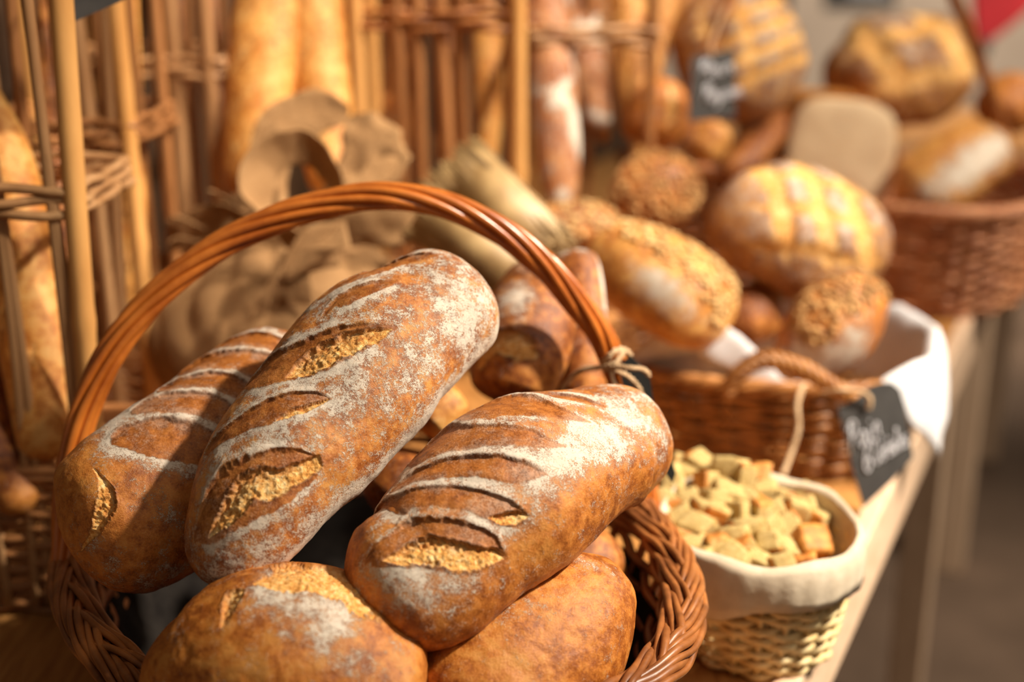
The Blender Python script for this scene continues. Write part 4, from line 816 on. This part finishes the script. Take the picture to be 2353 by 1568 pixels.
baguette('crust_red', 'second floury reddish baguette leaning behind the tallest floury one', [(1310, -160, 2.05, 44), (1328, 0, 2.04, 52), (1350, 160, 2.03, 50), (1378, 300, 2.02, 30)], seed=84, nsc=0, flour=.40)
baguette('crust_gold', 'slim pale golden baguette right of the two floury reddish ones', [(1376, -120, 2.10, 18), (1380, 60, 2.09, 24), (1384, 200, 2.08, 22), (1386, 330, 2.07, 14)], seed=85)
baguette('crust_gold', 'pale golden baguette standing left of the caramel roll', [(1425, -160, 2.02, 32), (1440, 0, 2.01, 42), (1452, 160, 2.0, 40), (1458, 320, 1.99, 28)], seed=86, nsc=4, amt=0)
baguette('crust_gold', 'pale golden baguette slanting behind the caramel roll', [(1560, -160, 2.12, 28), (1530, -20, 2.11, 38), (1500, 120, 2.10, 36), (1475, 240, 2.08, 24)], seed=87, nsc=4, amt=0)
# ---------------------------------------------------------------- burlap sack with a bow
L = Loaf([(330, 840, 1.50, 120), (430, 790, 1.50, 190), (560, 760, 1.50, 240), (700, 740, 1.50, 250), (840, 720, 1.50, 215), (960, 690, 1.52, 130)], camdir(0, .85, .5), capA=.2, capB=.2, top=.85, bottom=.75, nu=200, nv=160, seed=90, lump=.03)
nr = L.normals(); fold = np.abs(np.sin(L.U * 26 + 2.5 * fbm(L.pos, 12, 7, 2) + L.TH)) ; L.pos = L.pos + nr * ((fold - .5) * .004 * np.clip(np.cos(L.TH), 0, 1))[..., None]
t = thing('burlap_sack', 'brown burlap sack tied with a big burlap bow, behind the tall basket handle', 'sack', (float(L.pos[..., 0].mean()), float(L.pos[..., 1].mean()), float(L.pos[..., 2].min())))
MB().grid(L.pos, cv=True).build('sack_body', M['burlap'], t)
def rb_(pts, wd, w, name, seed, **k):
    return ribbon(P3(pts), [camdir(*q) for q in wd], w, seed=seed, **k).build(name, M['burlap'], t)
rb_([(755, 560, 1.42), (690, 560, 1.39), (610, 500, 1.37), (590, 415, 1.37), (640, 345, 1.38), (715, 345, 1.40), (765, 420, 1.42), (775, 520, 1.42)], [(.3, .3, .9), (.2, .5, .8), (-.3, .3, .9), (-.6, .2, .8), (-.3, .6, .8), (.2, .6, .7), (.5, .1, .8), (.3, .2, .9)], [.03, .04, .048, .050, .050, .048, .045, .035], 'bow_loop', 3, crumple=.005)
rb_([(640, 520, 1.44), (620, 400, 1.46), (640, 310, 1.47), (730, 255, 1.48), (800, 262, 1.48)], [(-.6, .6, .2), (-.6, .7, .2), (-.5, .8, 0), (-.2, 1, 0), (.1, 1, 0)], [.04, .06, .07, .06, .02], 'bow_tail', 4, crumple=.008, fray=.5)
rb_([(750, 545, 1.43), (800, 480, 1.44), (845, 400, 1.45), (855, 320, 1.46), (835, 262, 1.47)], [(1, .5, .1), (1, .4, .1), (1, .35, .1), (1, .1, .1), (1, 0, 0)], [.04, .075, .095, .07, .03], 'bow_tail', 5, crumple=.008, fray=.6)
rb_([(770, 470, 1.42), (830, 440, 1.43), (885, 400, 1.44), (922, 378, 1.45)], [(.2, 1, .1), (.1, 1, .1), (-.3, 1, .1), (-.5, 1, .1)], [.05, .05, .035, .015], 'bow_tail', 6, crumple=.006, fray=.8)
rb_([(760, 535, 1.41), (850, 520, 1.40), (930, 515, 1.40), (1010, 525, 1.42)], [(.1, 1, .2), (.1, 1, .2), (.1, 1, .2), (.2, 1, .2)], [.045, .045, .045, .03], 'bow_tail', 7, crumple=.005, fray=.4)
rb_([(780, 560, 1.37), (700, 575, 1.355), (640, 610, 1.35), (600, 680, 1.35), (585, 740, 1.36)], [(.1, 1, .3), (.2, 1, .3), (.6, .8, .3), (.9, .5, .2), (.9, .3, .2)], [.05, .05, .04, .032, .02], 'bow_tail', 8, crumple=.003, fray=.3)
rb_([(740, 520, 1.365), (745, 570, 1.355), (730, 600, 1.355), (640, 612, 1.36)], [(1, .2, .2), (1, .1, .2), (.8, .5, .2), (.3, 1, .2)], [.05, .055, .055, .03], 'knot', 12, crumple=.003)
rb_([(670, 590, 1.37), (680, 640, 1.37), (690, 700, 1.37)], [(1, .2, .2), (1, .1, .2), (1, 0, .2)], [.02, .03, .032], 'bow_tail', 9, crumple=.003)
rb_([(385, 545, 1.46), (430, 530, 1.44), (500, 520, 1.43), (570, 480, 1.42), (640, 470, 1.42)], [(.1, 1, .3), (.2, 1, .2), (.2, 1, .2), (.2, 1, .2), (.2, 1, .2)], [.03, .055, .06, .055, .04], 'bow_tail', 10, crumple=.009, fray=.7)
rb_([(430, 600, 1.47), (500, 590, 1.45), (600, 560, 1.44), (700, 560, 1.43)], [(.1, 1, .3), (.2, 1, .2), (.2, 1, .2), (.2, 1, .2)], [.05, .08, .08, .05], 'gathered_neck', 11, crumple=.004, fray=.4)
for k, (x, y, x2, y2) in enumerate([(478, 438, 520, 462), (490, 470, 540, 480), (395, 500, 440, 515), (388, 560, 430, 545)]):
    MB().tube(spline(P3([(x, y, 1.42), ((x + x2) / 2, (y + y2) / 2 - 5, 1.42), (x2 + 30, y2 + 12, 1.42)]), 12)[0], .0022, 5).build('loose_thread', M['burlap'], t)
# ---------------------------------------------------------------- straw bundles
def straw_bundle(label, p0, p1, wd, w, h, nrow, ncol, seed):
    a = P(*p0); e = P(*p1); ax = unit(e - a); wv = unit(camdir(*wd)); wv = unit(wv - ax * (wv @ ax)); hv = np.cross(ax, wv); rng = random.Random(seed); b = MB(); r_ = w / ncol / 2 * 1.05
    for i in range(nrow):
        for j in range(ncol):
            o_ = wv * ((j + .5) / ncol - .5) * w + hv * ((i + .5) / nrow - .5) * h + wv * rng.uniform(-.001, .001) + hv * rng.uniform(-.0012, .0012)
            s_ = rng.uniform(-.008, .008); q = np.linspace(0, 1, 8)[:, None]
            b.tube(a + o_ + ax * s_ + (e - a) * q + hv * .004 * np.sin(q * 3), r_, 6)
    cc = (a + e) / 2; b.box(cc, (e - a) / 2 * .985, wv * w * .46, hv * h * .42)
    return tag(b.build('straw_bundle', M['straw'], origin=(a + e) / 2), label, 'straw')
straw_bundle('bundle of pale straw with a square-cut end, rising above the top of the tall handle', (1050, 375, 1.46), (1260, 590, 1.40), (-.7, -.6, 0), .070, .036, 8, 26, 1)
straw_bundle('second bundle of straw showing just under the tall handle', (950, 475, 1.42), (1215, 655, 1.36), (-.6, -.75, 0), .060, .03, 6, 20, 2)
